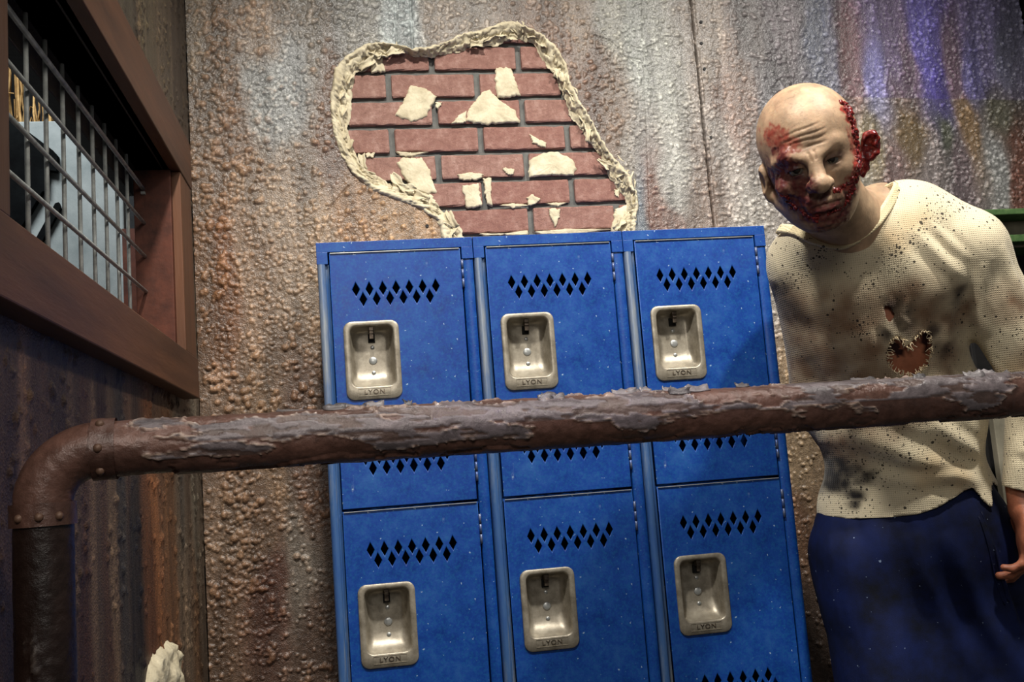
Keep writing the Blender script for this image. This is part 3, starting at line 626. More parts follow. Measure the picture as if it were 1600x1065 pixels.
# door in its own frame: x 0..DW, z 0..-DH (0 = top)
holes = diamonds(0.0478, -0.0735, 7) + diamonds(0.0607, -0.0935, 6) + diamonds(0.0607, -DH + 0.113, 6) + diamonds(0.0478, -DH + 0.093, 7) + diamonds(0.0607, -DH + 0.073, 6)
CX, CZ, CWd, CHt = 0.0725, -0.2125, 0.106, 0.152
holes.append(rrect(CX, CZ + 0.006, 0.086, 0.126, 0.012))
me_door = poly_plate('door', [(0, 0), (DW, 0), (DW, -DH), (0, -DH)], holes, 0.0042, 0.0014, M_locker)
def cup_mesh():
    rings = []
    def ring(w, h, r, y, dz=0): rings.append([(x, y, z) for x, z in rrect(CX, CZ + dz, w, h, r, 7)])
    ring(CWd, CHt, 0.016, -0.0012); ring(CWd, CHt, 0.016, -0.0042); ring(CWd - 0.003, CHt - 0.003, 0.0145, -0.0054)
    iw, ih, dz = 0.082, 0.116, 0.008
    ring(iw + 0.006, ih + 0.006, 0.014, -0.0056, dz); ring(iw + 0.002, ih + 0.002, 0.013, -0.0046, dz); ring(iw, ih, 0.012, -0.001, dz)
    ring(iw - 0.004, ih - 0.006, 0.0125, 0.010, dz + 0.001); ring(iw - 0.010, ih - 0.018, 0.014, 0.021, dz + 0.004); ring(iw - 0.018, ih - 0.032, 0.014, 0.027, dz + 0.008)
    ring(iw - 0.03, ih - 0.048, 0.012, 0.029, dz + 0.010); ring(0.02, 0.03, 0.008, 0.0292, dz + 0.010)
    V = np.array([p for r in rings for p in r]); n = len(rings[0]); Q = []
    for i in range(len(rings) - 1):
        for j in range(n): Q.append((i * n + j, i * n + (j + 1) % n, (i + 1) * n + (j + 1) % n, (i + 1) * n + j))
    c = len(V); V = np.vstack([V, [[CX, 0.0292, CZ + dz + 0.010]]]); T = [(c, (len(rings) - 1) * n + j, (len(rings) - 1) * n + (j + 1) % n) for j in range(n)]
    return mesh_np('recessed_handle', V, Q, T)
me_cup = cup_mesh(); me_cup.materials.append(M_cup); me_cup.polygons.foreach_set('use_smooth', [True] * len(me_cup.polygons))
def mkbm(bs, mat, name, bev=0.0):
    bm = bmesh.new()
    for b in bs: bbox(bm, *b, bev=bev)
    me = bpy.data.meshes.new(name); bm.to_mesh(me); bm.free(); me.materials.append(mat); return me
zc = CZ + 0.008
me_slot = mkbm([(CX - 0.0065, CX + 0.0065, 0.022, 0.0294, zc + 0.030, zc + 0.046)], M_black, 'latch_slot')
me_latch = mkbm([(CX - 0.0042, CX + 0.0042, 0.004, 0.026, zc + 0.044, zc + 0.050), (CX - 0.004, CX + 0.004, 0.006, 0.010, zc + 0.034, zc + 0.052), (CX - 0.0045, CX + 0.0045, 0.004, 0.022, zc + 0.050, zc + 0.057)], M_latch, 'latch_hook', 0.0008)
def disc(r, x, z, y): 
    me = mesh_np('rivet', *lathe_y(x, z, [(r, y + 0.004), (r, y), (r * 0.8, y - 0.0012)], 16)); me.materials.append(M_rivet); return me
me_riv = [disc(0.008, CX + 0.001, zc - 0.006, 0.0285), disc(0.0042, CX + 0.001, zc + 0.020, 0.0285), disc(0.0044, CX + 0.001, zc - 0.030, 0.0275)]
def text_mesh(s, size, x, z, y):
    cu = bpy.data.curves.new('t', 'FONT'); cu.body = s; cu.size = size; cu.extrude = 0.0006; cu.align_x = 'CENTER'; cu.align_y = 'CENTER'; cu.space_character = 1.15
    o = bpy.data.objects.new('t', cu); col.objects.link(o); me = bpy.data.meshes.new_from_object(o.evaluated_get(bpy.context.evaluated_depsgraph_get()))
    bpy.data.objects.remove(o); bpy.data.curves.remove(cu); co = np.zeros(len(me.vertices) * 3, np.float32); me.vertices.foreach_get('co', co); co = co.reshape(-1, 3)
    me.vertices.foreach_set('co', np.stack([co[:, 0] * 1.15 + x, -co[:, 2] + y, co[:, 1] + z], 1).ravel()); me.update(); me.name = 'raised_lettering'; me.materials.clear(); me.materials.append(M_latch); return me
pz = CZ - CHt / 2 + 0.0145
me_text = text_mesh('LYON', 0.0118, CX, pz, -0.0061)
a_, b_ = 0.031, 0.0065
me_plate = mkbm([(CX - a_, CX + a_, -0.0062, -0.0050, pz + b_, pz + b_ + 0.0008), (CX - a_, CX + a_, -0.0062, -0.0050, pz - b_ - 0.0008, pz - b_), (CX - a_, CX - a_ + 0.0008, -0.0062, -0.0050, pz - b_, pz + b_), (CX + a_ - 0.0008, CX + a_, -0.0062, -0.0050, pz - b_, pz + b_)], M_cup, 'name_plate')
def hinge_mesh(z):
    parts = []
    for k in range(3): parts.append(tube_np([(DW + 0.0022, -0.0025, z - 0.019 * k), (DW + 0.0022, -0.0025, z - 0.019 * k - 0.0085), (DW + 0.0022, -0.0025, z - 0.019 * k - 0.0175)], 0.0026, 8))
    me = mesh_np('hinge', *merge(parts)); me.materials.append(M_hinge); return me
me_h = [hinge_mesh(-0.024), hinge_mesh(-DH + 0.09)]
me_edge = mkbm([(0.002, DW - 0.002, -0.0046, -0.0030, -0.0016, -0.0002)], M_rivet, 'edge_highlight')  # pale steel strip added as the highlight on the door's top edge
me_body = mkbm([(0.001, 0.0025, 0.004, 0.338, 0.0, LH_ - 0.001), (LW - 0.0025, LW - 0.001, 0.004, 0.338, 0.0, LH_ - 0.001), (0.001, LW - 0.001, 0.336, 0.338, 0.0, LH_ - 0.001), (0.001, LW - 0.001, 0.004, 0.338, LH_ - 0.003, LH_ - 0.001), (0.001, LW - 0.001, 0.004, 0.338, 0.0, 0.02)]
  + [(0.002, LW - 0.002, 0.012, 0.337, LH_ - TOP - PIT * k - 0.004, LH_ - TOP - PIT * k) for k in (1, 2)], M_locker, 'cabinet_body')
me_rail = mkbm([(0.0005, LW - 0.0005, -0.0035, 0.012, LH_ - TOP + 0.0015, LH_), (0.0005, 0.0215, -0.0035, 0.012, LH_ - 0.043, LH_ - TOP + 0.002), (LW - 0.023, LW - 0.0005, -0.0035, 0.012, LH_ - 0.043, LH_ - TOP + 0.002)], M_locker, 'top_rail', 0.0008)
# left stile: a rolled half round beside a flat return; right stile: flat with a shallow roll
def roll(x0, x1, dep, n=9):
    prof = [(x0, 0.012)] + [(x0 + (x1 - x0) * (0.5 - 0.5 * math.cos(math.pi * i / (n - 1))), -dep * math.sin(math.pi * i / (n - 1))) for i in range(n)] + [(x1, 0.012)]
    return prof
def extr(name, prof, z0, z1, mat):
    V = [(x, y, z0) for x, y in prof] + [(x, y, z1) for x, y in prof]; n = len(prof); me = mesh_np(name, np.array(V), [(i, i + 1, n + i + 1, n + i) for i in range(n - 1)]); me.materials.append(mat)
    me.polygons.foreach_set('use_smooth', [True] * len(me.polygons)); return me
me_sl = extr('frame_stile', [(0.0008, 0.012)] + roll(0.0012, 0.0165, 0.006)[1:-1] + [(0.0168, 0.004), (0.0228, 0.003), (0.0230, 0.012)], 0.0, LH_ - 0.043, M_stile)
me_sr = extr('frame_stile', [(LW - 0.0225, 0.012), (LW - 0.0225, 0.001), (LW - 0.0215, -0.0005), (LW - 0.0085, -0.0012), (LW - 0.0015, -0.0008), (LW - 0.0006, 0.012)], 0.0, LH_ - 0.043, M_locker)
def make_locker():
    t = empty('locker')
    for nm, me in (('cabinet_body', me_body), ('top_rail', me_rail), ('frame_stile', me_sl), ('frame_stile', me_sr)):
        o = bpy.data.objects.new(nm, me); col.objects.link(o); o.parent = t
    for k in range(3):
        d = bpy.data.objects.new('door', me_door); col.objects.link(d); d.parent = t; d.location = (dx0, 0.0, LH_ - TOP - PIT * k)
        for nm, me in [('recessed_handle', me_cup), ('edge_highlight', me_edge), ('latch_slot', me_slot), ('latch_hook', me_latch), ('raised_lettering', me_text), ('name_plate', me_plate)] + [('rivet', m) for m in me_riv] + [('hinge', m) for m in me_h]:
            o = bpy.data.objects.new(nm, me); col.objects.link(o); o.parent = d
    return t
def dup_tree(o, parent=None):
    c = o.copy(); col.objects.link(c)
    if parent is not None: c.parent = parent
    for ch in list(o.children): dup_tree(ch, c)
    return c
L1 = make_locker()
labels = ['blue steel locker column nearest the barred window, left of its two neighbours', 'blue steel locker column standing between two other blue locker columns', 'blue steel locker column beside the person in the cream shirt']
for i in range(3):
    o = L1 if i == 0 else dup_tree(L1)
    o.location = (LW * i + 0.0005 * i, 0.0, 0.0)
    tag(o, labels[i], 'locker', 'blue lockers against the wall')

# ------------------------------------------------------------------ pipe rail
pr = tag(empty('pipe_rail', (-0.21, -1.03, 0)), 'rusty brown pipe rail with peeling paint running before the lockers', 'railing')
def under(o, root): o.parent = root; o.matrix_parent_inverse = Matrix.Translation(-Vector(root.location)); return o
PR = 0.0243
def pipe_skin(name, path, r, flaky, dark, n=110, seed=0):
    P = np.asarray(path, float); m = len(P); T = np.gradient(P, axis=0); T /= np.linalg.norm(T, axis=1)[:, None]
    t = np.arange(n) / n * 2 * np.pi; s = np.r_[0, np.cumsum(np.linalg.norm(np.diff(P, axis=0), axis=1))]
    u = np.cross(T[0], [0, 0, 1.0]) if abs(T[0][2]) < 0.9 else np.array([1.0, 0, 0]); u /= np.linalg.norm(u)
    A = np.zeros((m, n, 3)); C_ = np.zeros((m, n, 3)); Sg, Tg = np.meshgrid(s, t, indexing='ij')
    # direction fields
    DU = np.zeros((m, 3)); DV = np.zeros((m, 3))
    for i in range(m):
        u = u - T[i] * (u @ T[i]); u /= np.linalg.norm(u); DU[i] = u; DV[i] = np.cross(T[i], u)
    dirs = np.cos(Tg)[..., None] * DU[:, None] + np.sin(Tg)[..., None] * DV[:, None]
    px_, py_ = Sg * 1.0, np.minimum(Tg, 2 * np.pi - Tg) * r
    rusty = 0.0010 * fbm2(px_ * 60, Tg * 2.2, 7 + seed) + 0.0006 * noise2(px_ * 200, Tg * 6, 8 + seed)
    base = Sn([100, 71, 61]) * (0.5 + fbm2(px_ * 9, Tg * 1.4, 12 + seed))[..., None]
    if flaky > 0:
        up = dirs[..., 2] * 0.75 - dirs[..., 1] * 0.66      # faces up and outward
        f = fbm2(px_ * 15, Tg * 1.5, 20 + seed, 5) + 0.26 * (up - 0.62) - 0.16 * sstep(0.30, 0.0, Sg) - 0.01
        fl = sstep(0.50, 0.515, f) * flaky; pit = sstep(0.535, 0.55, fbm2(px_ * 34, Tg * 4.2, 27 + seed, 4)) * fl
        rim = np.exp(-((f - 0.515) / 0.014) ** 2) * (fbm2(px_ * 30, Tg * 3, 23 + seed) > 0.42)
        rusty = rusty + 0.0009 * fl * (1 - pit) + 0.0022 * rim * (0.4 + noise2(px_ * 90, Tg * 7, 25))
        cf = Sn([116, 106, 108]) * (0.45 + 1.0 * fbm2(px_ * 30, Tg * 3.5, 24 + seed))[..., None]; cf = cf * (1 - pit[..., None]) + pit[..., None] * Sn([92, 74, 68])
        base = base * (1 - fl[..., None]) + fl[..., None] * cf
        base = base * (1 - 0.6 * rim[..., None]) + 0.6 * rim[..., None] * Sn([196, 170, 152])
        bot = sstep(-0.55, -0.95, dirs[..., 2]) * (fbm2(px_ * 22, Tg * 2, 29 + seed) > 0.5); rusty = rusty + 0.0022 * bot
        base = base * (1 - 0.5 * (bot * (noise2(px_ * 70, Tg * 5, 33) > 0.5))[..., None])
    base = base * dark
    A = P[:, None] + dirs * (r + rusty)[..., None]
    I = np.arange(m * n).reshape(m, n); J = np.roll(I, -1, 1)
    q = np.stack([I[:-1], I[1:], J[1:], J[:-1]], -1).reshape(-1, 4)
    me = mesh_np(name, A.reshape(-1, 3), q); set_col(me, 'paint', base.reshape(-1, 3)); return me
p0 = np.array([-0.170, -0.985, 1.1143]); p1 = np.array([1.30, -0.815, 1.1105])
dirp = (p1 - p0) / np.linalg.norm(p1 - p0)
ts = np.linspace(0, 1, 820)[:, None]
sag = np.concatenate([np.zeros((820, 2)), -0.004 * np.sin(ts * np.pi)], 1) * 0
under(link('horizontal_pipe', pipe_skin('horizontal_pipe', p0 + (p1 - p0) * ts + sag, PR, 1.0, 1.0), M_pipe, None, True), pr)
RB = 0.046
ea = np.linspace(0, np.pi / 2, 40)
e0 = p0 - dirp * 0.002
elb = np.stack([e0 - dirp * RB * math.sin(a) - np.array([0, 0, RB * (1 - math.cos(a))]) for a in ea])
under(link('elbow', pipe_skin('elbow', elb, PR * 0.99, 0.0, 0.85, 60, 5), M_pipe, None, True), pr)
vx, vy, vz = elb[-1]
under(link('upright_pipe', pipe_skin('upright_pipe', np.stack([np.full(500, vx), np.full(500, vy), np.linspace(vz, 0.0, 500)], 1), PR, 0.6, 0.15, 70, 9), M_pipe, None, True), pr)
def ringm(c, ax, r, w, name):
    return under(link(name, pipe_skin(name, np.array([np.array(c) + np.array(ax) * k for k in np.linspace(-w / 2, w / 2, 14)]), r, 0.0, 0.8, 60, 3), M_pipe, None, True), pr)
ringm(p0 + dirp * 0.004, dirp, PR + 0.0028, 0.020, 'collar'); ringm((vx, vy, vz - 0.008), (0, 0, -1), PR + 0.0026, 0.020, 'collar')
for k, (a, up) in enumerate(((0.9, 1), (0.0, 1), (-0.8, 1))):
    c = p0 + dirp * 0.004 + np.array([0, -math.cos(a), math.sin(a)]) * (PR + 0.003)
    bm = bmesh.new(); bmesh.ops.create_uvsphere(bm, u_segments=8, v_segments=6, radius=0.0042)
    me = bpy.data.meshes.new('bolt'); bm.to_mesh(me); bm.free(); o = link('bolt', me, M_bolt, None, True); o.location = c; under(o, pr)
for a in (-0.5, 0.15, 0.75):
    c = np.array((vx, vy, vz - 0.010)) + np.array([math.sin(a), -math.cos(a), 0]) * (PR + 0.003)
    bm = bmesh.new(); bmesh.ops.create_uvsphere(bm, u_segments=8, v_segments=6, radius=0.004)
    me = bpy.data.meshes.new('bolt'); bm.to_mesh(me); bm.free(); o = link('bolt', me, M_bolt, None, True); o.location = c; under(o, pr)
# lifted paint curls along the top of the rail
rs = np.random.RandomState(17)
for k in range(46):
    tt = rs.uniform(0.10, 0.98) ; a = rs.uniform(1.0, 1.9); c = p0 + (p1 - p0) * tt
    n, m = 6, 5; L = rs.uniform(0.008, 0.03); Wd = rs.uniform(0.006, 0.014); V = []
    for i in range(n):
        for j in range(m):
            al = (i / (n - 1) - 0.5) * L; aa = a + (j / (m - 1) - 0.5) * Wd / PR * (1 - abs(i / (n - 1) - 0.5) * 1.1); rr = PR + 0.0016 + 0.004 * (j / (m - 1)) ** 2 * (0.5 + rs.rand())
            V.append(c + dirp * (al + rs.uniform(-1, 1) * 0.0012) + np.array([0, -math.cos(aa), math.sin(aa)]) * rr)
    I = np.arange(n * m).reshape(n, m); q = np.stack([I[:-1, :-1], I[1:, :-1], I[1:, 1:], I[:-1, 1:]], -1).reshape(-1, 4)
    me = mesh_np('paint_flake', np.array(V), q); set_col(me, 'paint', np.tile(Sn([rs.uniform(80, 150)] * 3) * np.array([1, .9, .92]), (len(V), 1)))
    o = under(link('paint_flake', me, M_pipe, None, True), pr); so = o.modifiers.new('thickness', 'SOLIDIFY'); so.thickness = 0.0009
# ------------------------------------------------------------------ the person: distance fields grown into surfaces
def surface_nets(F, origin, h):
    nx, ny, nz = F.shape; s = F < 0
    c = np.zeros((nx - 1, ny - 1, nz - 1), np.int8)
    for i in (0, 1):
        for j in (0, 1):
            for k in (0, 1): c += s[i:nx - 1 + i, j:ny - 1 + j, k:nz - 1 + k]
    cells = np.argwhere((c > 0) & (c < 8)); ci = np.full((nx - 1, ny - 1, nz - 1), -1, np.int64); ci[tuple(cells.T)] = np.arange(len(cells))
    acc = np.zeros((len(cells), 3)); cnt = np.zeros(len(cells)); cr = [(i, j, k) for i in (0, 1) for j in (0, 1) for k in (0, 1)]
    val = {o: F[cells[:, 0] + o[0], cells[:, 1] + o[1], cells[:, 2] + o[2]] for o in cr}
    for a in cr:
        for ax in range(3):
            if a[ax]: continue
            b = list(a); b[ax] = 1; b = tuple(b); va, vb = val[a], val[b]; m = (va < 0) != (vb < 0)
            t = np.where(m, va / np.where(va == vb, 1, va - vb), 0); p = np.tile(np.array(a, float), (len(cells), 1)); p[:, ax] = t
            acc[m] += p[m]; cnt[m] += 1
    V = origin + (cells + acc / cnt[:, None]) * h; Q = []
    for ax in range(3):
        o1, o2 = [(1, 2), (2, 0), (0, 1)][ax]
        sl = [slice(1, -1)] * 3; sl2 = list(sl); sl[ax] = slice(0, -1); sl2[ax] = slice(1, None)
        A = s[tuple(sl)]; B_ = s[tuple(sl2)]; e = np.argwhere(A != B_)
        if not len(e): continue
        sg = A[tuple(e.T)]; off = np.ones(3, int); off[ax] = 0; e = e + off
        def cell(d1, d2):
            q = e.copy(); q[:, o1] += d1; q[:, o2] += d2; return ci[tuple(q.T)]
        q = np.stack([cell(-1, -1), cell(0, -1), cell(0, 0), cell(-1, 0)], 1); q[~sg] = q[~sg][:, ::-1]; Q.append(q)
    return V, np.concatenate(Q)
def grid(lo, hi, h):
    ax = [np.arange(lo[i], hi[i] + h, h, dtype=np.float32) for i in range(3)]
    return np.stack(np.meshgrid(*ax, indexing='ij'), -1), np.array(lo)
def ell(p, c, r, M=None):
    q = p - np.array(c, np.float32)
    if M is not None: q = q @ np.asarray(M, np.float32)
    r = np.array(r, np.float32); k0 = np.sqrt(((q / r) ** 2).sum(-1)); k1 = np.sqrt(((q / r ** 2) ** 2).sum(-1)) + 1e-6
    return k0 * (k0 - 1) / k1
def cap(p, a, b, ra, rb=None):
    rb = ra if rb is None else rb; a = np.array(a, np.float32); b = np.array(b, np.float32); ab = b - a
    t = np.clip(((p - a) @ ab) / (ab @ ab + 1e-9), 0, 1); return np.sqrt(((p - a - t[..., None] * ab) ** 2).sum(-1)) - (ra + (rb - ra) * t)
def smin(a, b, k):
    h = np.clip(0.5 + 0.5 * (b - a) / k, 0, 1); return b + (a - b) * h - k * h * (1 - h)
def smax(a, b, k): return -smin(-a, -b, k)

HM = np.array([(0.90799,-0.32984,-0.25839),(-0.37523,-0.3657,-0.85174),(0.18645,0.87033,-0.45581)]); HC = np.array((0.8168,-0.4297,1.5379))
COL_C = np.array((0.9636,-0.2754,1.5045)); COL_A = np.array((1.0697,-0.2865,1.5375)) - COL_C; COL_B = np.array((0.8862,-0.3472,1.4054)) - COL_C
COL_N = np.cross(COL_A, COL_B); COL_N = COL_N / np.linalg.norm(COL_N); COL_N *= np.sign(COL_N[2])
loc = lambda w: HM.T @ (np.array(w) - HC)
NB = COL_C + np.array([0.0, 0.015, -0.04]); NBL = loc(NB)
FX = -0.003
def head_field(p):
    q = p - np.array([FX, 0, 0], np.float32)
    d = ell(p, (0.007, 0.036, -0.012), (0.0795, 0.084, 0.096))
    d = smin(d, ell(p, (0.003, -0.03, 0.018), (0.066, 0.078, 0.070)), 0.03)
    d = smin(d, ell(q, (0, -0.07, 0.034), (0.048, 0.036, 0.045)), 0.025)
    d = smin(d, cap(q, (-0.052, -0.058, -0.005), (-0.02, -0.09, 0.05), 0.017), 0.02); d = smin(d, cap(q, (0.056, -0.058, -0.005), (0.02, -0.09, 0.05), 0.017), 0.02)
    d = smin(d, ell(q, (0, -0.088, 0.066), (0.021, 0.016, 0.015)), 0.016)
    for s in (-1, 1):                                                   # brows, cheekbones, sockets, lids
        d = smin(d, cap(q, (s * 0.012, 0.020, 0.082), (s * 0.036, 0.030, 0.071), 0.0105, 0.008), 0.014)
        d = smin(d, cap(q, (s * 0.036, 0.030, 0.071), (s * 0.054, 0.020, 0.050), 0.008, 0.006), 0.014)
        d = smin(d, ell(q, (s * 0.044, -0.020, 0.058), (0.021, 0.015, 0.018)), 0.018)
        d = smax(d, -ell(q, (s * 0.0275, 0.005, 0.094), (0.0185, 0.0115, 0.017)), 0.010)
        lid = np.abs(np.sqrt(((q - np.array((s * 0.0275, 0.005, 0.0705), np.float32)) ** 2).sum(-1)) - 0.0135) - 0.0018
        slit = np.abs(q[..., 1] - 0.004 + 2.2 * (q[..., 0] - s * 0.0275) ** 2 * 8) - 0.0042
        d = smin(d, smax(lid, -slit, 0.002), 0.004)
        d = smin(d, cap(q, (s * 0.012, -0.009, 0.082), (s * 0.038, -0.012, 0.072), 0.004), 0.010)      # bags
        d = smax(d, -cap(q, (s * 0.018, -0.022, 0.094), (s * 0.031, -0.058, 0.078), 0.0035), 0.008)  # nose-to-mouth fold
    d = smin(d, cap(q, (0, 0.016, 0.085), (-0.002, -0.014, 0.103), 0.0095, 0.0125), 0.012)
    d = smin(d, ell(q, (-0.003, -0.021, 0.108), (0.0160, 0.0130, 0.0135)), 0.008)
    for s in (-1, 1):
        d = smin(d, ell(q, (s * 0.014 - 0.002, -0.023, 0.096), (0.0085, 0.0085, 0.010)), 0.006)
        d = smax(d, -ell(q, (s * 0.0075 - 0.002, -0.031, 0.103), (0.0042, 0.0035, 0.006)), 0.003)
    d = smin(d, ell(q, (0, -0.052, 0.080), (0.028, 0.020, 0.013)), 0.016)
    for k in range(8):                                                 # lips as arcs, then the slit between
        a0, a1 = -1 + k / 4, -0.75 + k / 4
        f = lambda a, y, z: (a * 0.022, y + 0.003 * a * a * -1, z - 0.010 * a * a)
        d = smin(d, cap(q, f(a0, -0.0515, 0.0925), f(a1, -0.0515, 0.0925), 0.0045 * (1 - 0.4 * a0 * a0)), 0.004)
        d = smin(d, cap(q, f(a0, -0.0620, 0.0915), f(a1, -0.0620, 0.0915), 0.0056 * (1 - 0.4 * a0 * a0)), 0.004)
    for k in range(8):
        a0, a1 = -1 + k / 4, -0.75 + k / 4
        d = smax(d, -cap(q, (a0 * 0.023, -0.0568 - 0.003 * a0 * a0, 0.097 - 0.010 * a0 * a0), (a1 * 0.023, -0.0568 - 0.003 * a1 * a1, 0.097 - 0.010 * a1 * a1), 0.0022), 0.003)
    d = smax(d, -cap(q, (-0.012, -0.073, 0.089), (0.012, -0.073, 0.089), 0.003), 0.008)
    # ear on the side away from the wound
    e = ell(p, (-0.0735, -0.018, -0.012), (0.010, 0.030, 0.018), np.array([[0.85, 0, 0.53], [0, 1, 0], [-0.53, 0, 0.85]]).T)
    e = smax(e, -ell(p, (-0.083, -0.014, -0.004), (0.007, 0.018, 0.010)), 0.004)
    e = smin(e, ell(p, (-0.074, -0.044, -0.006), (0.007, 0.010, 0.008)), 0.006)
    d = smin(d, e, 0.007)
    # neck and its cords
    n = cap(p, (0.006, -0.035, -0.045), NBL, 0.054, 0.062)
    n = smin(n, cap(p, (0.055, -0.045, -0.03), NBL + HM.T @ np.array([-0.02, -0.055, 0.0]), 0.010, 0.009), 0.018)
    n = smin(n, cap(p, (-0.048, -0.045, -0.03), NBL + HM.T @ np.array([-0.05, -0.035, 0.0]), 0.010, 0.009), 0.018)
    n = smin(n, cap(p, (0.02, -0.085, 0.0), NBL + HM.T @ np.array([-0.035, -0.050, 0.005]), 0.016, 0.012), 0.02)
    return smin(d, n, 0.016)
P_RS, P_LS = np.array((0.9229,-0.1641,1.404)), np.array((1.1706,-0.295,1.3987)); P_LE, P_LW = np.array((1.2924,-0.2724,1.1503)), np.array((1.2601,-0.2312,0.9495)); P_RE, P_RW = np.array((0.9672,-0.058,1.1587)), np.array((1.0799,0.0253,1.0056))
P_CH, P_AB, P_PE = np.array((1.047,-0.175,1.334)), np.array((1.0924,-0.125,1.1268)), np.array((1.1143,-0.0825,0.9277))
bx_ = P_LS - P_RS; bx_[2] = 0; bx_ /= np.linalg.norm(bx_); by_ = np.array([bx_[1], -bx_[0], 0]); BM = np.stack([bx_, by_, [0, 0, 1]], 1)
def torso_field(p, g, loose=0.0):
    d = ell(p, P_CH, (0.166 + g, 0.108 + g, 0.175 + g), BM)
    d = smin(d, ell(p, P_AB, (0.142 + g + loose, 0.104 + g + loose, 0.17 + g), BM), 0.06)
    d = smin(d, ell(p, P_PE, (0.160 + g + loose * 0.6, 0.116 + g + loose * 0.6, 0.14 + g), BM), 0.06)
    d = smin(d, cap(p, P_RS, P_LS, 0.058 + g), 0.07)
    for s in (-1, 1): d = smin(d, ell(p, P_CH + BM @ np.array([s * 0.072, 0.070, 0.025]), (0.075 + g, 0.046 + g, 0.062 + g), BM), 0.03)
    d = smin(d, cap(p, NB + np.array([0.0, 0.02, 0.0]), P_LS + np.array([-0.03, 0.01, 0.012]), 0.056 + g, 0.052 + g), 0.05)
    d = smin(d, cap(p, np.array((1.0441,-0.2366,1.4991)), np.array((1.0912,-0.2619,1.4784)), 0.050 + g, 0.050 + g), 0.05)
    d = smin(d, cap(p, np.array((1.0912,-0.2619,1.4784)), P_LS + np.array([0, 0, 0.006]), 0.050 + g, 0.054 + g), 0.04)
    d = smin(d, cap(p, np.array((0.9104,-0.2285,1.444)), np.array((0.8972,-0.1829,1.4233)), 0.048 + g, 0.048 + g), 0.04)
    d = smin(d, cap(p, NB + np.array([0.0, 0.02, 0.0]), P_RS + np.array([0.03, 0.01, 0.012]), 0.056 + g, 0.052 + g), 0.05)
    return d
def arm_field(p, g, loose=0.0):
    d = smin(cap(p, P_LS, P_LE, 0.056 + g, 0.042 + g + loose), cap(p, P_LE, P_LW, 0.042 + g + loose, 0.029 + g), 0.03)
    e = smin(cap(p, P_RS, P_RE, 0.054 + g, 0.042 + g), cap(p, P_RE, P_RW, 0.042 + g, 0.03 + g), 0.03)
    return np.minimum(d, e)
HIP = [np.array((1.0456,-0.0458,0.8473)), np.array((1.2149,-0.0877,0.843))]
KNEE = [HIP[0] + np.array([-0.005, -0.05, -0.42]), HIP[1] + np.array([0.03, -0.02, -0.42])]
ANK = [np.array([HIP[0][0] - 0.03, HIP[0][1] + 0.05, 0.09]), np.array([HIP[1][0] + 0.10, HIP[1][1] + 0.05, 0.09])]
def leg_field(p, g, loose=0.0):
    d = None
    for i in (0, 1):
        e = smin(cap(p, HIP[i], KNEE[i], 0.088 + g + loose * 0.4, 0.060 + g + loose), cap(p, KNEE[i], ANK[i], 0.060 + g + loose, 0.040 + g + loose * 1.3), 0.04)
        d = e if d is None else smin(d, e, 0.03)
    return d
# head
Gh, oh = grid((-0.095, -0.26, -0.235), (0.15, 0.128, 0.128), 0.0019)
Fh = head_field(Gh)
PLW = (Gh @ HM.T.astype(np.float32)) + HC.astype(np.float32)
Fh = smin(Fh, torso_field(PLW, -0.004), 0.03)                            # neck flows into the shoulders
hV, hQ = surface_nets(Fh, oh, 0.0019)
def field_normals(V, Q):
    n = np.zeros_like(V); a, b, c, d = (V[Q[:, i]] for i in range(4)); f = np.cross(c - a, d - b)
    for i in range(4): np.add.at(n, Q[:, i], f)
    return n / (np.linalg.norm(n, axis=1)[:, None] + 1e-12)
def smooth_v(V, Q, it, lam=0.5):
    for _ in range(it):
        s = np.zeros_like(V); c = np.zeros(len(V))
        for i in range(4): np.add.at(s, Q[:, i], V[Q[:, (i + 1) % 4]]); np.add.at(s, Q[:, i], V[Q[:, (i + 3) % 4]]); np.add.at(c, Q[:, i], 2)
        V = V + lam * (s / np.maximum(c, 1)[:, None] - V)
    return V
hV = smooth_v(hV, hQ, 2); hN = field_normals(hV, hQ)
front = sstep(-0.3, 0.25, hN[:, 2]) * sstep(-0.02, 0.02, hV[:, 2])
LX_, LY_ = hV[:, 0], hV[:, 1]
disp = np.zeros(len(hV))
for pts in ([(-0.0449,0.0573,0.001),(-0.0305,0.0619,0.001),(-0.0176,0.0649,0.001),(0.0028,0.0662,0.001),(0.0232,0.0676,0.001)], [(-0.0427,0.0502,0.001),(-0.0276,0.0535,0.001),(-0.0117,0.0565,0.001),(0.0104,0.0563,0.001),(0.0305,0.0568,0.001)], [(-0.039,0.0447,0.001),(-0.0239,0.0481,0.001),(-0.0076,0.0488,0.001),(0.011,0.0467,0.001),(0.0284,0.0481,0.001)], [(-0.0184,0.0377,0.001),(0.004,0.0385,0.001),(0.0249,0.0377,0.001)]):
    d, tp = dist_taper(LX_, LY_, [p[:2] for p in pts]); disp += front * tp * (-0.0011 * np.exp(-(d / 0.0014) ** 2) + 0.0004 * np.exp(-((d - 0.0035) / 0.002) ** 2))
for pts in ([(-0.0008,0.019,0.001),(-0,0.0304,0.001)], [(-0.0084,0.0173,0.001),(-0.0094,0.0293,0.001)]):
    d = dist_line(LX_, LY_, [p[:2] for p in pts]); disp += front * (-0.0022 * np.exp(-(d / 0.0016) ** 2))
def blobs(bl, soft=0.35, wob=0.0):
    m = np.zeros(len(hV)); wx = wob * (fbm3(hV, 90, 3) - 0.5); wy = wob * (fbm3(hV, 90, 13) - 0.5)
    for x, y, r in bl: m = np.maximum(m, sstep(1.0 + soft, 1.0 - soft, np.hypot(LX_ + wx - x, LY_ + wy - y) / r))
    return m * sstep(-0.045, -0.015, hV[:, 2])
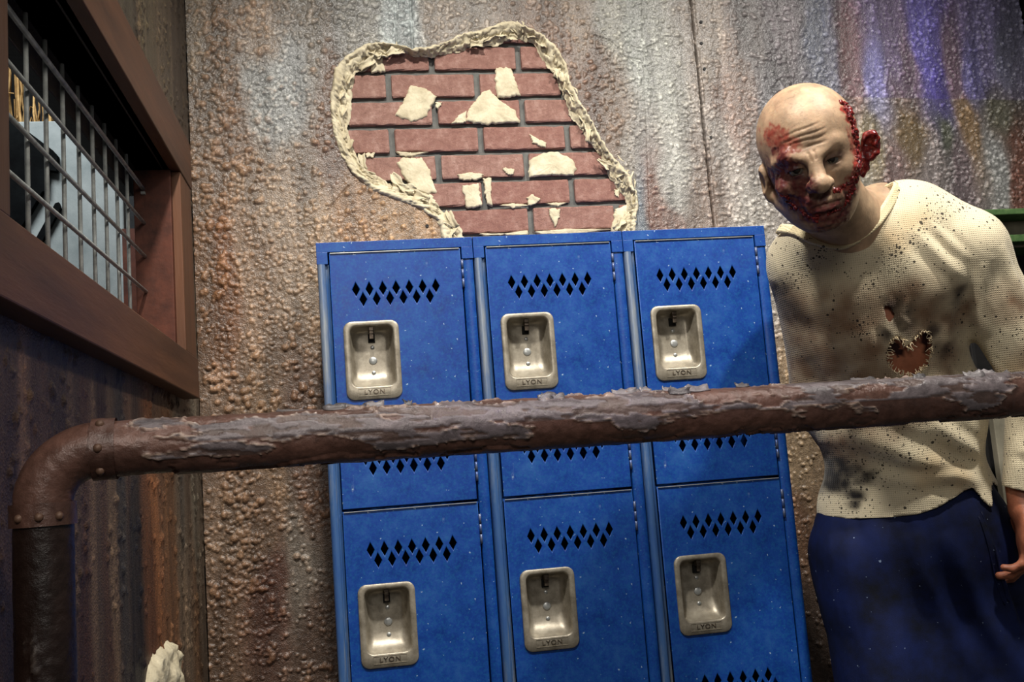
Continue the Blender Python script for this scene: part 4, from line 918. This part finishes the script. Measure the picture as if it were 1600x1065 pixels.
dark = blobs([(-0.0513,0.005,0.0173),(-0.0516,-0.0123,0.0224),(-0.0433,-0.0282,0.0264),(-0.0376,-0.0465,0.0244),(-0.0238,-0.0654,0.0244),(-0.0063,-0.0867,0.0244),(0.0062,-0.0776,0.0203),(0.0252,-0.0752,0.0163),(0.0384,-0.0621,0.0132),(-0.0402,0.0163,0.0152),(-0.046,0.0333,0.0122),(-0.0347,-0.0147,0.0203),(-0.004,-0.0479,0.0102),(0.0139,-0.0968,0.0142),(-0.0088,-0.097,0.0163),(-0.0262,-0.0339,0.0183)], 0.45, 0.03)
red = blobs([(-0.0527,0.0664,0.0081),(-0.048,0.0573,0.0122),(-0.043,0.045,0.0132),(-0.0428,0.03,0.0122),(-0.0329,0.0606,0.0091),(-0.0237,0.049,0.0081),(-0.0421,0.0722,0.0071),(-0.0506,0.0155,0.0102)], 0.55, 0.03) * 0.85
red2 = blobs([(0.0674,0.0659,0.0071),(0.0698,0.0506,0.0081),(0.0701,0.0348,0.0091),(0.0681,0.0177,0.0102),(0.0649,-0.0002,0.0102),(0.0608,-0.0179,0.0091),(0.0534,-0.0326,0.0091),(0.0413,-0.0414,0.0091),(0.0288,-0.0426,0.0071),(0.0178,-0.0421,0.0061)], 0.5, 0.022)
eye_shade = blobs([(0.0246,0.0072,0.0132),(0.0371,0.0093,0.0081),(0.014,0.0054,0.0081),(-0.0295,0.0019,0.0122)], 0.6, 0.01)  # shade in the eye sockets, put into the skin colour
lips = blobs([(-0.0161,-0.0636,0.0041),(-0.0066,-0.0624,0.0051),(0.0037,-0.0625,0.0051),(0.0141,-0.0616,0.0041)], 0.4, 0.0)
mott = fbm3(hV, 60, 5)[:, None]; vein = (np.abs(fbm3(hV, 45, 9) - 0.5) < 0.012)[:, None] * sstep(0.02, 0.06, LY_)[:, None]
base = Sn([166, 138, 111]) * (0.74 + 0.52 * fbm3(hV, 22, 15, 4)[:, None]) * (0.62 + 0.7 * mott) * (1 - 0.22 * vein)
side = blobs([(-0.0678,0.0556,0.0163),(-0.0696,0.0295,0.0163),(-0.048,0.0805,0.0122),(-0.0316,0.1165,0.0142)], 0.8, 0.03)[:, None]; base = base * (1 - 0.35 * side) + 0.35 * side * Sn([150, 116, 96])
red_m = np.maximum(red, red2)[:, None] * (0.55 + 0.6 * fbm3(hV, 150, 31)[:, None]); base = base * (1 - np.clip(red_m, 0, 1)) + np.clip(red_m, 0, 1) * Sn([138, 40, 36])
dm = np.clip(dark[:, None] * (0.55 + 0.75 * fbm3(hV, 130, 33)[:, None]), 0, 1); base = base * (1 - dm) + dm * (Sn([84, 38, 38]) * (0.6 + 0.9 * fbm3(hV, 170, 35)[:, None]))
base = base * (1 - 0.75 * eye_shade[:, None]) + 0.75 * eye_shade[:, None] * Sn([62, 38, 40]); base = base * (1 - 0.7 * lips[:, None]) + 0.7 * lips[:, None] * Sn([158, 88, 84])
ok = front * 0 + sstep(-0.05, 0.0, hV[:, 2])
disp += np.clip(dark + red2 + 0.6 * red, 0, 1) * (fbm3(hV, 170, 37) - 0.5) * 0.005 * ok
hV = hV + hN * disp[:, None]
wet = np.clip(dark * 0.25 + red2 + red * 0.6, 0, 1)
head_w = hV @ HM.T + HC
keepv = (head_w[:, 2] > 1.33)
# keep the head grid above the collar cut, the coarser body below
hq_keep = keepv[hQ].all(1)
# ---- body below the collar
Gb, ob = grid((0.80, -0.46, 0.02), (1.52, 0.13, 1.50), 0.0085)
Fb = smin(torso_field(Gb, -0.010), arm_field(Gb, -0.010), 0.03); Fb = smin(Fb, leg_field(Gb, -0.010), 0.04)
for i in (0, 1): Fb = smin(Fb, cap(Gb, ANK[i] - np.array([0, 0, 0.03]), ANK[i] + np.array([-0.03, -0.15, -0.05]), 0.032, 0.026), 0.03)
bV, bQ = surface_nets(Fb, ob, 0.0085)
# ---- hands: palm, four curled fingers of different length, thumb from the side of the palm
def hand_mesh(wrist, down, across, side):
    down = down / np.linalg.norm(down); across = across - down * (across @ down); across /= np.linalg.norm(across); nrm = np.cross(down, across) * side
    Mh = np.stack([across, down, nrm], 1)                              # local x across, y towards the fingertips, z palm side
    Gp, op = grid((-0.075, -0.05, -0.035), (0.06, 0.195, 0.085), 0.0026)
    d = smin(ell(Gp, (0, 0.052, 0.0), (0.043, 0.056, 0.0165)), ell(Gp, (0, 0.075, 0.0), (0.042, 0.028, 0.0145)), 0.015)
    d = smin(d, cap(Gp, (0, -0.06, 0), (0, 0.012, 0), 0.029, 0.027), 0.02)
    for x, L, r, cu in ((-0.031, 0.074, 0.0092, 0.45), (-0.0105, 0.082, 0.0096, 0.52), (0.0105, 0.077, 0.0092, 0.60), (0.030, 0.060, 0.0080, 0.68)):
        p0_ = np.array([x * 0.95, 0.085, 0.002]); f = None; a = cu * 0.6
        for seg, k in ((0.45, 0.0), (0.31, 1.0), (0.24, 1.9)):
            a2 = a + cu * k; p1_ = p0_ + seg * L * np.array([x * 1.2, math.cos(a2), math.sin(a2)]); e = cap(Gp, p0_, p1_, r, r * 0.9); f = e if f is None else smin(f, e, 0.004); p0_ = p1_; r *= 0.93
        d = smin(d, f, 0.006)
    th = smin(cap(Gp, (-0.028, 0.022, 0.006), (-0.050, 0.055, 0.018), 0.0145, 0.0115), cap(Gp, (-0.050, 0.055, 0.018), (-0.050, 0.086, 0.030), 0.0110, 0.0085), 0.006)
    d = smin(d, th, 0.012)
    V, Q = surface_nets(d, op, 0.0026); V = smooth_v(V, Q, 1)
    W_ = wrist + V @ Mh.T
    return (W_, Q if np.linalg.det(Mh) > 0 else Q[:, ::-1])
dl = P_LW - P_LE; dr_ = P_RW - P_RE
h1 = hand_mesh(P_LW + 0.01 * dl / np.linalg.norm(dl), np.array([-0.06, -0.03, -1.0]), np.array([-0.55, -0.83, 0.0]), 1)
h2 = hand_mesh(P_RW + 0.01 * dr_ / np.linalg.norm(dr_), np.array([0.8, 0.1, -0.5]), np.array([-0.5, 0.2, -0.8]), -1)
bodyc = Sn([163, 137, 110]) * (0.72 + 0.5 * fbm3(bV, 60, 5)[:, None])
bred = sstep(1.40, 1.36, bV[:, 2])[:, None]; bodyc = bodyc * (1 - bred) + bred * Sn([176, 112, 84]) * (0.7 + 0.5 * fbm3(bV, 30, 3)[:, None])
handc = lambda V: Sn([150, 92, 68]) * (0.6 + 0.7 * fbm3(V, 60, 6)[:, None])
allV = [head_w, bV, h1[0], h2[0]]; allQ = [hQ[hq_keep], bQ, h1[1], h2[1]]; k = 0; QQ = []
for v_, q_ in zip(allV, allQ): QQ.append(q_ + k); k += len(v_)
used = np.zeros(k, bool); QQ = np.concatenate(QQ); used[QQ.ravel()] = True; mp = np.cumsum(used) - 1
VV = np.concatenate(allV)[used]; CC = np.concatenate([base, bodyc, handc(h1[0]), handc(h2[0])])[used]; WW = np.concatenate([wet, np.full(len(bV), 0.2), np.full(len(h1[0]), 0.2), np.full(len(h2[0]), 0.2)])[used]
# dark dried stain on the bare skin under the torn shirt
hz = np.array([(1.022,1.234,0.009),(1.034,1.238,0.008),(1.04,1.224,0.007),(1.08,1.246,0.011),(1.086,1.229,0.008),(1.017,1.183,0.007)])
body_sel = VV[:, 1] < P_CH[1]
for x, z, r in hz:
    m = body_sel & (np.hypot(VV[:, 0] - x, VV[:, 2] - z) < r); CC[m] = Sn([40, 14, 14])
root = empty('person', (float(P_PE[0]), float(P_PE[1]), 0.0))
tag(root, 'bald person with bloodied face leaning forward in torn cream shirt and navy trousers', 'person')
me = mesh_np('body', VV, mp[QQ]); set_col(me, 'paint', CC); set_f(me, 'wet', WW)
under(link('body', me, M_skin, None, True), root)
for s in (-1, 1):
    bm = bmesh.new(); bmesh.ops.create_uvsphere(bm, u_segments=20, v_segments=14, radius=0.0122); me = bpy.data.meshes.new('eye'); bm.to_mesh(me); bm.free()
    o = link('eye', me, M_eye, None, True); o.location = HC + HM @ np.array([FX + s * 0.0275, 0.005, 0.0705]); under(o, root)
    bm = bmesh.new(); bmesh.ops.create_uvsphere(bm, u_segments=16, v_segments=8, radius=0.0062)
    for v in bm.verts: v.co.z *= 0.35
    me = bpy.data.meshes.new('iris'); bm.to_mesh(me); bm.free(); i_ = link('iris', me, M_iris, o, True); dv = Vector(cam.location) - o.location; dv.normalize(); i_.location = dv * 0.0108; i_.rotation_euler = dv.to_track_quat('Z', 'Y').to_euler()
# torn ear, standing away from the head on the wounded side
Ge, oe = grid((-0.035, -0.05, -0.03), (0.045, 0.05, 0.03), 0.0016)
e = ell(Ge, (0.007, 0.010, 0), (0.0165, 0.026, 0.0085)); e = smax(e, -ell(Ge, (0.003, 0.009, 0.008), (0.011, 0.018, 0.0085)), 0.003)
e = smin(e, ell(Ge, (-0.002, -0.026, 0), (0.010, 0.014, 0.007)), 0.008); e = smin(e, cap(Ge, (-0.03, -0.01, -0.004), (-0.004, -0.008, 0), 0.010, 0.006), 0.008)
e = e + (noise3(Ge, 120, 3) - 0.5) * 0.006
eV, eQ = surface_nets(e, oe, 0.0016); EC = HC + HM @ np.array((0.0914,-0.0227,-0.015))
ez = math.radians(-14); Rz = np.array([[math.cos(ez), -math.sin(ez), 0], [math.sin(ez), math.cos(ez), 0], [0, 0, 1]])
under(link('torn_ear', mesh_np('torn_ear', EC + eV @ Rz.T @ HM.T, eQ), M_gore, None, True), root)['label'] = 'raw red torn ear'
# ragged wet flesh beside the ear, along the cheek and under the jaw
def on_head(x, y):
    z = np.linspace(0.13, -0.06, 96); p = np.stack([np.full(96, x), np.full(96, y), z], 1).astype(np.float32); f = head_field(p); i = np.argmax(f < 0)
    return (x, y, z[i]) if f[i] < 0 else None
rs = np.random.RandomState(23); parts = []
def blob(c, r):
    t = np.linspace(0, np.pi, 6); V = []; n = 7
    sc = rs.uniform(0.6, 1.5, 3); ax = rs.uniform(0, 6)
    for a in t:
        for j in range(n):
            b = 2 * np.pi * j / n + ax; k_ = r * rs.uniform(0.75, 1.25); V.append(np.array(c) + k_ * sc * np.array([math.sin(a) * math.cos(b), math.cos(a), math.sin(a) * math.sin(b)]))
    Q = [(i * n + j, i * n + (j + 1) % n, (i + 1) * n + (j + 1) % n, (i + 1) * n + j) for i in range(5) for j in range(n)]
    return np.array(V), Q, []
for path, num, rr in (([(0.0683,0.0738,0.001),(0.072,0.0601,0.001),(0.073,0.0432,0.001),(0.0724,0.0236,0.001),(0.0707,0.0031,0.001),(0.0661,-0.0165,0.001),(0.0604,-0.0328,0.001),(0.0506,-0.0445,0.001),(0.0398,-0.0561,0.001),(0.0299,-0.068,0.001)], 170, 0.0042), ([(-0.0609,-0.0244,0.001),(-0.0545,-0.0397,0.001),(-0.0442,-0.0564,0.001),(-0.0315,-0.0717,0.001),(-0.018,-0.084,0.001)], 60, 0.0030), ([(0.0557,-0.0312,0.001),(0.0417,-0.0394,0.001),(0.0251,-0.0413,0.001),(0.0128,-0.0416,0.001)], 40, 0.0026), ([(-0.0229,-0.0702,0.001),(-0.0036,-0.0755,0.001),(0.0195,-0.0733,0.001),(0.0337,-0.0649,0.001)], 40, 0.0024)):
    pp = np.array([p[:2] for p in path]); seg = rs.rand(num) * (len(pp) - 1.001); ii = seg.astype(int); fr = (seg - ii)[:, None]; pp = pp[ii] * (1 - fr) + pp[ii + 1] * fr + rs.normal(0, rr * 0.6, (num, 2))
    for x, y in pp:
        for _ in range(5):
            h_ = on_head(x, y)
            if h_ and h_[2] > -0.055: break
            x -= 0.004 * np.sign(x)
        if h_: parts.append(blob(h_, rr * rs.uniform(0.5, 1.25)))
v_, q_, t_ = merge(parts)
under(tag(link('torn_flesh', mesh_np('torn_flesh', HC + v_ @ HM.T, q_), M_gore, None, True), None, None, None, 'stuff'), root)['label'] = 'wet red torn flesh'

# ---- shirt
Gs, os_ = grid((0.83, -0.44, 0.86), (1.40, 0.12, 1.54), 0.0048)
tf = torso_field(Gs, 0.004, 0.016); af = arm_field(Gs, 0.008, 0.006)
Fs = smin(tf, af, 0.022)
sV, sQ = surface_nets(Fs, os_, 0.0048); sV = smooth_v(sV, sQ, 3); sN = field_normals(sV, sQ)
fr = sstep(-0.1, 0.4, -(sN @ np.array([0.45, 0.89, 0]) * 1.0))
sd = np.zeros(len(sV)); X_, Z_ = sV[:, 0], sV[:, 2]
FOLDS = [([(1.05,1.438),(1.065,1.41),(1.093,1.374),(1.122,1.344),(1.139,1.323)], 0.010, 0.010), ([(1.075,1.445),(1.099,1.407),(1.128,1.366)], 0.008, 0.007), ([(0.957,1.093),(1.004,1.063),(1.056,1.032),(1.12,1.007),(1.196,0.984)], 0.015, 0.015), ([(1.085,1.097),(1.132,1.059),(1.196,1.025)], 0.012, 0.012),
  ([(1.003,1.004),(1.061,0.991),(1.131,0.994),(1.19,0.972)], 0.009, 0.010), ([(0.922,1.063),(0.945,1.014),(0.962,0.978)], 0.008, 0.012), ([(1.018,1.318),(1.009,1.297),(1.004,1.274),(1.016,1.251)], 0.007, 0.007), ([(1.037,1.317),(1.032,1.284),(1.046,1.271)], 0.006, 0.006),
  ([(1.117,1.311),(1.112,1.277),(1.126,1.209)], 0.006, 0.012), ([(0.838,1.392),(0.832,1.365),(0.837,1.324),(0.856,1.265)], 0.007, 0.010), ([(1.15,1.364),(1.162,1.307),(1.182,1.238)], 0.008, 0.010), ([(1.189,1.395),(1.213,1.337),(1.243,1.268)], 0.007, 0.010), ([(0.977,1.22),(0.973,1.175),(0.992,1.128)], 0.007, 0.012),
  ([(0.886,1.227),(0.91,1.168),(0.923,1.121)], 0.007, 0.012), ([(1.104,1.188),(1.095,1.143),(1.062,1.105)], 0.008, 0.012), ([(1.259,1.107),(1.271,1.048)], 0.006, 0.012), ([(1.239,1.039),(1.271,1.013)], 0.006, 0.008)]
for pts, amp, w in FOLDS:
    d, tp = dist_taper(X_, Z_, pts); w = w * 1.15; sd += fr * tp * 0.62 * amp * (np.exp(-(d / w) ** 2) - 0.55 * np.exp(-((d - 1.7 * w) / (0.8 * w)) ** 2))
sd += 0.006 * (fbm3(sV * np.array([1, 1, 0.6]), 16, 3) - 0.5)
sV = sV + sN * sd[:, None]
# hem, cuffs, neckline, holes are cut through the cloth
HEM = np.array([(0.878,0.972),(0.895,0.957),(0.92,0.943),(0.966,0.929),(1.019,0.929),(1.064,0.932),(1.096,0.942),(1.125,0.956),(1.152,0.968),(1.167,0.974),(1.178,0.961),(1.188,0.946),(1.202,0.935),(1.226,0.935),(1.241,0.962),(1.26,0.99)])
HEM = HEM[np.argsort(HEM[:, 0])]
zh = np.interp(X_, HEM[:, 0], HEM[:, 1])
arm_part = cap(sV, P_LS + 0.25 * (P_LE - P_LS), P_LE, 0.056, 0.058) < 0.012
arm_part |= cap(sV, P_LE, P_LW, 0.060, 0.05) < 0.004
cutv = (Z_ - zh) * 1.0; cutv = np.where(arm_part, 1.0, cutv)
tl = ((sV - P_LE) @ dl) / (dl @ dl); cutv = np.where(arm_part, np.minimum(cutv, (0.93 - tl) * np.linalg.norm(dl)), cutv)
NECK = [(0.858,1.48),(0.864,1.462),(0.88,1.438),(0.906,1.422),(0.931,1.416),(0.957,1.428),(0.985,1.45),(1.015,1.482),(1.038,1.51),(1.053,1.53)]
NECKP = NECK + [(NECK[-1][0] + 0.01, NECK[-1][1] + 0.15), (NECK[0][0] - 0.01, NECK[0][1] + 0.15)]
NECKB = [NECK[0], (NECK[0][0] * 0.5 + NECK[-1][0] * 0.5, NECK[-1][1] - 0.035), NECK[-1]] + NECKP[-2:]
def sdist(P):
    d = dist_line(X_, Z_, list(P) + [P[0]]); return np.where(inside(X_, Z_, P), -d, d)
neck_d = np.where((sV - COL_C) @ by_ > -0.03, sdist(NECKP), sdist(NECKB))
def hole_d(poly, depth_front=True):
    P = list(poly); d = dist_line(X_, Z_, P + [P[0]]); d = np.where(inside(X_, Z_, P), -d, d); return np.where((sN @ by_ < -0.0) | False, d, 1.0)
frontm = (sV - P_CH) @ by_ > -0.02
HOLES = [[(1.014,1.246),(1.024,1.253),(1.033,1.245),(1.041,1.232),(1.054,1.246),(1.065,1.259),(1.079,1.259),(1.087,1.243),(1.088,1.223),(1.084,1.205),(1.075,1.19),(1.059,1.181),(1.045,1.181),(1.029,1.189),(1.014,1.204),(1.01,1.223)], [(0.845,1.312),(0.856,1.308),(0.865,1.287),(0.866,1.266),(0.859,1.276),(0.849,1.291)], [(0.878,1.219),(0.885,1.205),(0.889,1.185),(0.879,1.185),(0.873,1.199)], [(1.002,1.31),(1.013,1.307),(1.021,1.289),(1.014,1.276),(1.006,1.288)]]
for hp in HOLES:
    P = list(hp); d = dist_line(X_, Z_, P + [P[0]]); d = np.where(inside(X_, Z_, P), -d, d); cutv = np.where(frontm, np.minimum(cutv, d), cutv)
cutv = np.minimum(cutv, neck_d)
# pull the rim vertices onto the cut so its edge is smooth
fq = (cutv[sQ] > 0).any(1)
mv = np.zeros_like(sV); mc = np.zeros(len(sV))
for i in range(4):
    for j in ((i + 1) % 4, (i + 3) % 4):
        a_i, b_i = sQ[fq][:, i], sQ[fq][:, j]; m = (cutv[a_i] <= 0) & (cutv[b_i] > 0); a_i, b_i = a_i[m], b_i[m]
        t = (cutv[b_i] / (cutv[b_i] - cutv[a_i]))[:, None]; np.add.at(mv, a_i, sV[b_i] + (sV[a_i] - sV[b_i]) * t); np.add.at(mc, a_i, 1)
m = mc > 0; sV[m] = mv[m] / mc[m][:, None]
bad = np.zeros(len(sV), bool); bad[(cutv <= 0) & ~m] = True; fq &= ~bad[sQ].any(1)
# paint: cream, dirt patches, dark stains, spatter strength
scol = np.tile(Sn([212, 199, 169]), (len(sV), 1)) * (0.86 + 0.25 * fbm3(sV, 9, 6)[:, None])
def sblob(arr, soft=0.7, wob=0.05):
    m = np.zeros(len(sV)); wx = wob * (fbm3(sV, 22, 41) - 0.5); wz = wob * (fbm3(sV, 22, 43) - 0.5)
    for x, z, r in arr: m = np.maximum(m, sstep(1 + soft, 1 - soft, np.hypot(X_ + wx - x, Z_ + wz - z) / r))
    return m * (sN @ by_ > -0.3)
dirt = sblob([(0.876,1.319,0.047),(0.85,1.34,0.026),(0.907,1.282,0.053),(0.952,1.29,0.059),(0.919,1.224,0.07),(0.99,1.185,0.059),(0.91,1.157,0.053),(1.015,1.126,0.047),(1.061,1.145,0.041),(0.976,1.237,0.041),(1.077,1.291,0.045),(1.031,1.317,0.033),(1.123,1.277,0.035),(0.973,1.175,0.047),(1.115,1.21,0.035),(1.145,1.297,0.021),(0.957,1.06,0.042),(1.214,1.292,0.028),(1.253,1.199,0.031)], 0.9)
dirt2 = sblob([(0.865,1.326,0.019),(0.855,1.356,0.014),(1.03,1.284,0.019),(1.014,1.307,0.012),(1.044,1.266,0.012),(1.125,1.321,0.012),(1.114,1.223,0.012),(0.878,1.251,0.012),(1.016,1.262,0.011),(1.09,1.257,0.011),(1.097,1.228,0.011)], 0.7, 0.04)
yel = sblob([(1.019,1.43,0.029),(1.085,1.01,0.033),(1.131,0.994,0.026),(1.237,1.178,0.023),(1.052,1.447,0.023)], 0.9)
blk = sblob([(0.954,1.032,0.016),(0.97,1.015,0.019),(0.965,0.995,0.018),(0.982,0.976,0.014),(0.989,1.004,0.014),(0.943,1.045,0.011),(0.977,0.959,0.009)], 0.6, 0.02)
for m, c, k_ in ((yel, [206, 160, 96], 0.35), (dirt, [116, 88, 66], 0.95), (dirt2, [60, 48, 42], 0.9), (blk, [20, 15, 14], 1.0)):
    a = (m * (0.55 + 0.7 * fbm3(sV, 45, 51)))[:, None]; a = np.clip(a, 0, 1) * k_; scol = scol * (1 - a) + a * Sn(c)
spat = sblob([(0.917,1.422,0.014),(0.901,1.411,0.016),(0.885,1.39,0.016),(0.87,1.374,0.016),(0.851,1.362,0.014),(1.04,1.408,0.019),(1.055,1.421,0.019),(1.084,1.452,0.019),(1.101,1.466,0.016),(0.906,1.418,0.019),(0.901,1.406,0.016),(0.877,1.375,0.016),(0.855,1.361,0.016),(0.884,1.379,0.012),(0.952,1.368,0.014),(0.969,1.372,0.014),(1.003,1.392,0.019),(1.031,1.404,0.021),(1.048,1.411,0.019),(1.064,1.432,0.021),(1.075,1.447,0.019),(1.091,1.457,0.016),(1.121,1.466,0.016),(1.145,1.471,0.016),(1.113,1.491,0.016),(1.025,1.374,0.016),(0.986,1.354,0.016),(0.865,1.292,0.014),(1.126,1.222,0.012),(0.97,1.277,0.023)], 0.75, 0.014)
spat = np.maximum(spat, 0.75 * sblob([(0.98,1.012,0.053),(1.039,1.054,0.059),(0.957,1.084,0.041),(1.12,1.06,0.053),(0.979,0.965,0.035),(1.074,1.098,0.041),(1.216,1.247,0.029),(1.233,1.155,0.029)], 0.9)); spat = np.maximum(spat, 0.3)
shell = [(sV, sQ[fq])]
used = np.zeros(len(sV), bool); used[sQ[fq].ravel()] = True; mp = np.cumsum(used) - 1
me = mesh_np('shirt', sV[used], mp[sQ[fq]]); set_col(me, 'paint', scol[used]); set_f(me, 'spatter', spat[used])
wv = np.stack([sV @ bx_, sV @ by_, Z_], 1); set_v(me, 'weave', wv[used])
shirt = under(link('shirt', me, M_knit, None, True), root); shirt['label'] = 'torn stained cream waffle knit shirt'
so = shirt.modifiers.new('thickness', 'SOLIDIFY'); so.thickness = 0.003; so.offset = -1
# ribbed collar following the neckline
sU = sV[used]; nU = sN[used]
loop = []
for (x, z) in resample(NECK, 60)[0]:
    i = np.argmin((sU[:, 0] - x) ** 2 + (sU[:, 2] - z) ** 2 + 0.05 * np.clip((COL_C - sU) @ by_ - 0.03, 0, 1)); loop.append((x, sU[i, 1], z))
for t in np.linspace(0, 1, 32)[1:-1]:
    x = NECK[-1][0] * (1 - t) + NECK[0][0] * t; z = NECK[-1][1] * (1 - t) + NECK[0][1] * t - 0.03 * math.sin(math.pi * t)
    yb = loop[59][1] * (1 - t) + loop[0][1] * t + 0.105 * math.sin(math.pi * t); loop.append((x, yb, z))
loop = np.array(loop)
for _ in range(6): loop = 0.5 * loop + 0.25 * (np.roll(loop, 1, 0) + np.roll(loop, -1, 0))
cen = loop.mean(0); tang = np.roll(loop, -1, 0) - np.roll(loop, 1, 0); tang /= np.linalg.norm(tang, axis=1)[:, None]
V = []; prof = [(-0.009, -0.002), (-0.0085, 0.003), (-0.005, 0.0042), (-0.001, 0.0034), (0.004, 0.0044), (0.009, 0.0036), (0.0105, 0.0005), (0.006, -0.002), (-0.002, -0.002)]
for c, t_ in zip(loop, tang):
    r_o = c - cen; r_o[2] = 0; r_o /= np.linalg.norm(r_o); nv = r_o * 0.75 + np.array([0, 0, 0.65]); nv -= t_ * (nv @ t_); nv /= np.linalg.norm(nv); upv = np.cross(t_, nv); upv *= -np.sign(upv @ r_o) if abs(upv @ r_o) > 0.05 else np.sign(upv[2])
    V.append([c + upv * u + nv * (w + 0.001) for u, w in prof])
V = np.array(V); n = len(prof); I = np.arange(len(loop) * n).reshape(len(loop), n); J = np.roll(I, -1, 1); q = np.stack([I[:-1], I[1:], J[1:], J[:-1]], -1).reshape(-1, 4)
me = mesh_np('collar', V.reshape(-1, 3), q); set_col(me, 'paint', np.tile(Sn([212, 196, 158]), (len(loop) * n, 1))); set_f(me, 'spatter', np.full(len(loop) * n, 0.3)); set_v(me, 'weave', V.reshape(-1, 3)); under(link('collar', me, M_knit, None, True), root)
# frayed threads round the big hole
rs = np.random.RandomState(31); parts = []
tree_pts = sV[used]
for hp in HOLES[:1]:
    hpc = np.mean(hp, axis=0)
    for (x, z) in resample(list(hp) + [hp[0]], 60)[0]:
        i = np.argmin((tree_pts[:, 0] - x) ** 2 + (tree_pts[:, 2] - z) ** 2 + (tree_pts[:, 1] > P_CH[1]) * 1.0); c = tree_pts[i]
        tdir = np.array([hpc[0] - x, 0, hpc[1] - z]); tdir /= np.linalg.norm(tdir) + 1e-9
        for _ in range(2):
            p1_ = c + tdir * rs.uniform(0.002, 0.010) + rs.normal(0, 0.003, 3); parts.append(tube_np([c - by_ * -0.001, (c + p1_) / 2 + rs.normal(0, 0.0015, 3), p1_], 0.0007, 5))
v_, q_, t_ = merge(parts); me = mesh_np('frayed_thread', v_, q_, t_); set_col(me, 'paint', np.tile(Sn([216, 196, 160]), (len(me.vertices), 1))); set_f(me, 'spatter', np.zeros(len(me.vertices))); set_v(me, 'weave', np.zeros((len(me.vertices), 3)))
under(tag(link('frayed_thread', me, M_knit, None, True), kind='stuff'), root)

# ---- trousers
Gt, ot = grid((0.82, -0.33, 0.07), (1.48, 0.16, 1.03), 0.0065)
Ft = smin(ell(Gt, P_PE + np.array([0, 0, -0.02]), (0.168, 0.126, 0.17), BM), leg_field(Gt, 0.012, 0.028), 0.05); Ft = smin(Ft, cap(Gt, (HIP[0] + HIP[1]) / 2, (KNEE[0] + KNEE[1]) / 2, 0.09, 0.07), 0.05)
tV, tQ = surface_nets(Ft, ot, 0.0065); tV = smooth_v(tV, tQ, 2); tN = field_normals(tV, tQ)
td = 0.010 * (fbm3(tV * np.array([1.5, 1.5, 0.45]), 14, 13) - 0.5)
for pts, amp, w in (([(1.172,0.927),(1.197,0.854),(1.222,0.77),(1.243,0.687)], 0.006, 0.006), ([(1.184,0.929),(1.21,0.853),(1.234,0.775),(1.251,0.704)], -0.006, 0.005), ([(1.053,0.901),(1.072,0.817),(1.114,0.72),(1.155,0.623)], 0.012, 0.02), ([(1.106,0.897),(1.142,0.812),(1.189,0.703),(1.236,0.611)], 0.012, 0.02), ([(0.949,0.908),(0.95,0.826),(0.938,0.71)], 0.008, 0.02)):
    d = dist_line(tV[:, 0], tV[:, 2], pts); d, tp = dist_taper(tV[:, 0], tV[:, 2], pts); td += tp * (tN @ by_ > -0.2) * amp * np.exp(-(d / w) ** 2)
tV = tV + tN * td[:, None]
kq = ((tV[:, 2] < 0.985) & (tV[:, 2] > 0.085))[tQ].all(1); used = np.zeros(len(tV), bool); used[tQ[kq].ravel()] = True; mp = np.cumsum(used) - 1
tr = under(link('trousers', mesh_np('trousers', tV[used], mp[tQ[kq]]), M_navy, None, True), root); tr['label'] = 'loose navy blue trousers'
def seam(name, pts, V, mat, r):
    P = []
    for x, z in resample(pts, 24)[0]:
        i = np.argmin((V[:, 0] - x) ** 2 + (V[:, 2] - z) ** 2 + 0.02 * np.clip((P_PE - V) @ by_, 0, 1)); P.append((x, V[i, 1], z))
    P = np.array(P)
    for _ in range(3): P[1:-1] = 0.5 * P[1:-1] + 0.25 * (P[2:] + P[:-2])
    o = link(name, mesh_np(name, *tube_np(P, r, 6)), mat, None, True)
    if mat is M_knit: set_col(o.data, 'paint', np.tile(Sn([170, 156, 126]), (len(o.data.vertices), 1))); set_f(o.data, 'spatter', np.zeros(len(o.data.vertices))); set_v(o.data, 'weave', np.zeros((len(o.data.vertices), 3)))
    under(o, root)
seam('pocket_seam', [(1.181,0.927),(1.192,0.879),(1.206,0.814),(1.22,0.761)], tV[used], M_navy, 0.0022)
seam('pocket_seam', [(1.172,0.92),(1.183,0.873),(1.197,0.809),(1.213,0.755)], tV[used], M_navy, 0.0018)
seam('shoulder_seam', [(1.112,1.344),(1.121,1.375),(1.137,1.412),(1.161,1.449)], sU, M_knit, 0.0016)
for i in (0, 1):
    Gp, op = grid((-0.06, -0.21, -0.005), (0.06, 0.075, 0.15), 0.006)
    d = smin(ell(Gp, (0, -0.09, 0.035), (0.045, 0.105, 0.042)), ell(Gp, (0, 0.0, 0.04), (0.040, 0.060, 0.045)), 0.03); d = smin(d, cap(Gp, (0, 0.005, 0.05), (0, 0.01, 0.13), 0.043), 0.03); d = smax(d, 0.0 - Gp[..., 2], 0.004)
    V, Q = surface_nets(d, op, 0.006); under(link('shoe', mesh_np('shoe', V + np.array([ANK[i][0], ANK[i][1], 0.0]), Q), M_shoe, None, True), root)
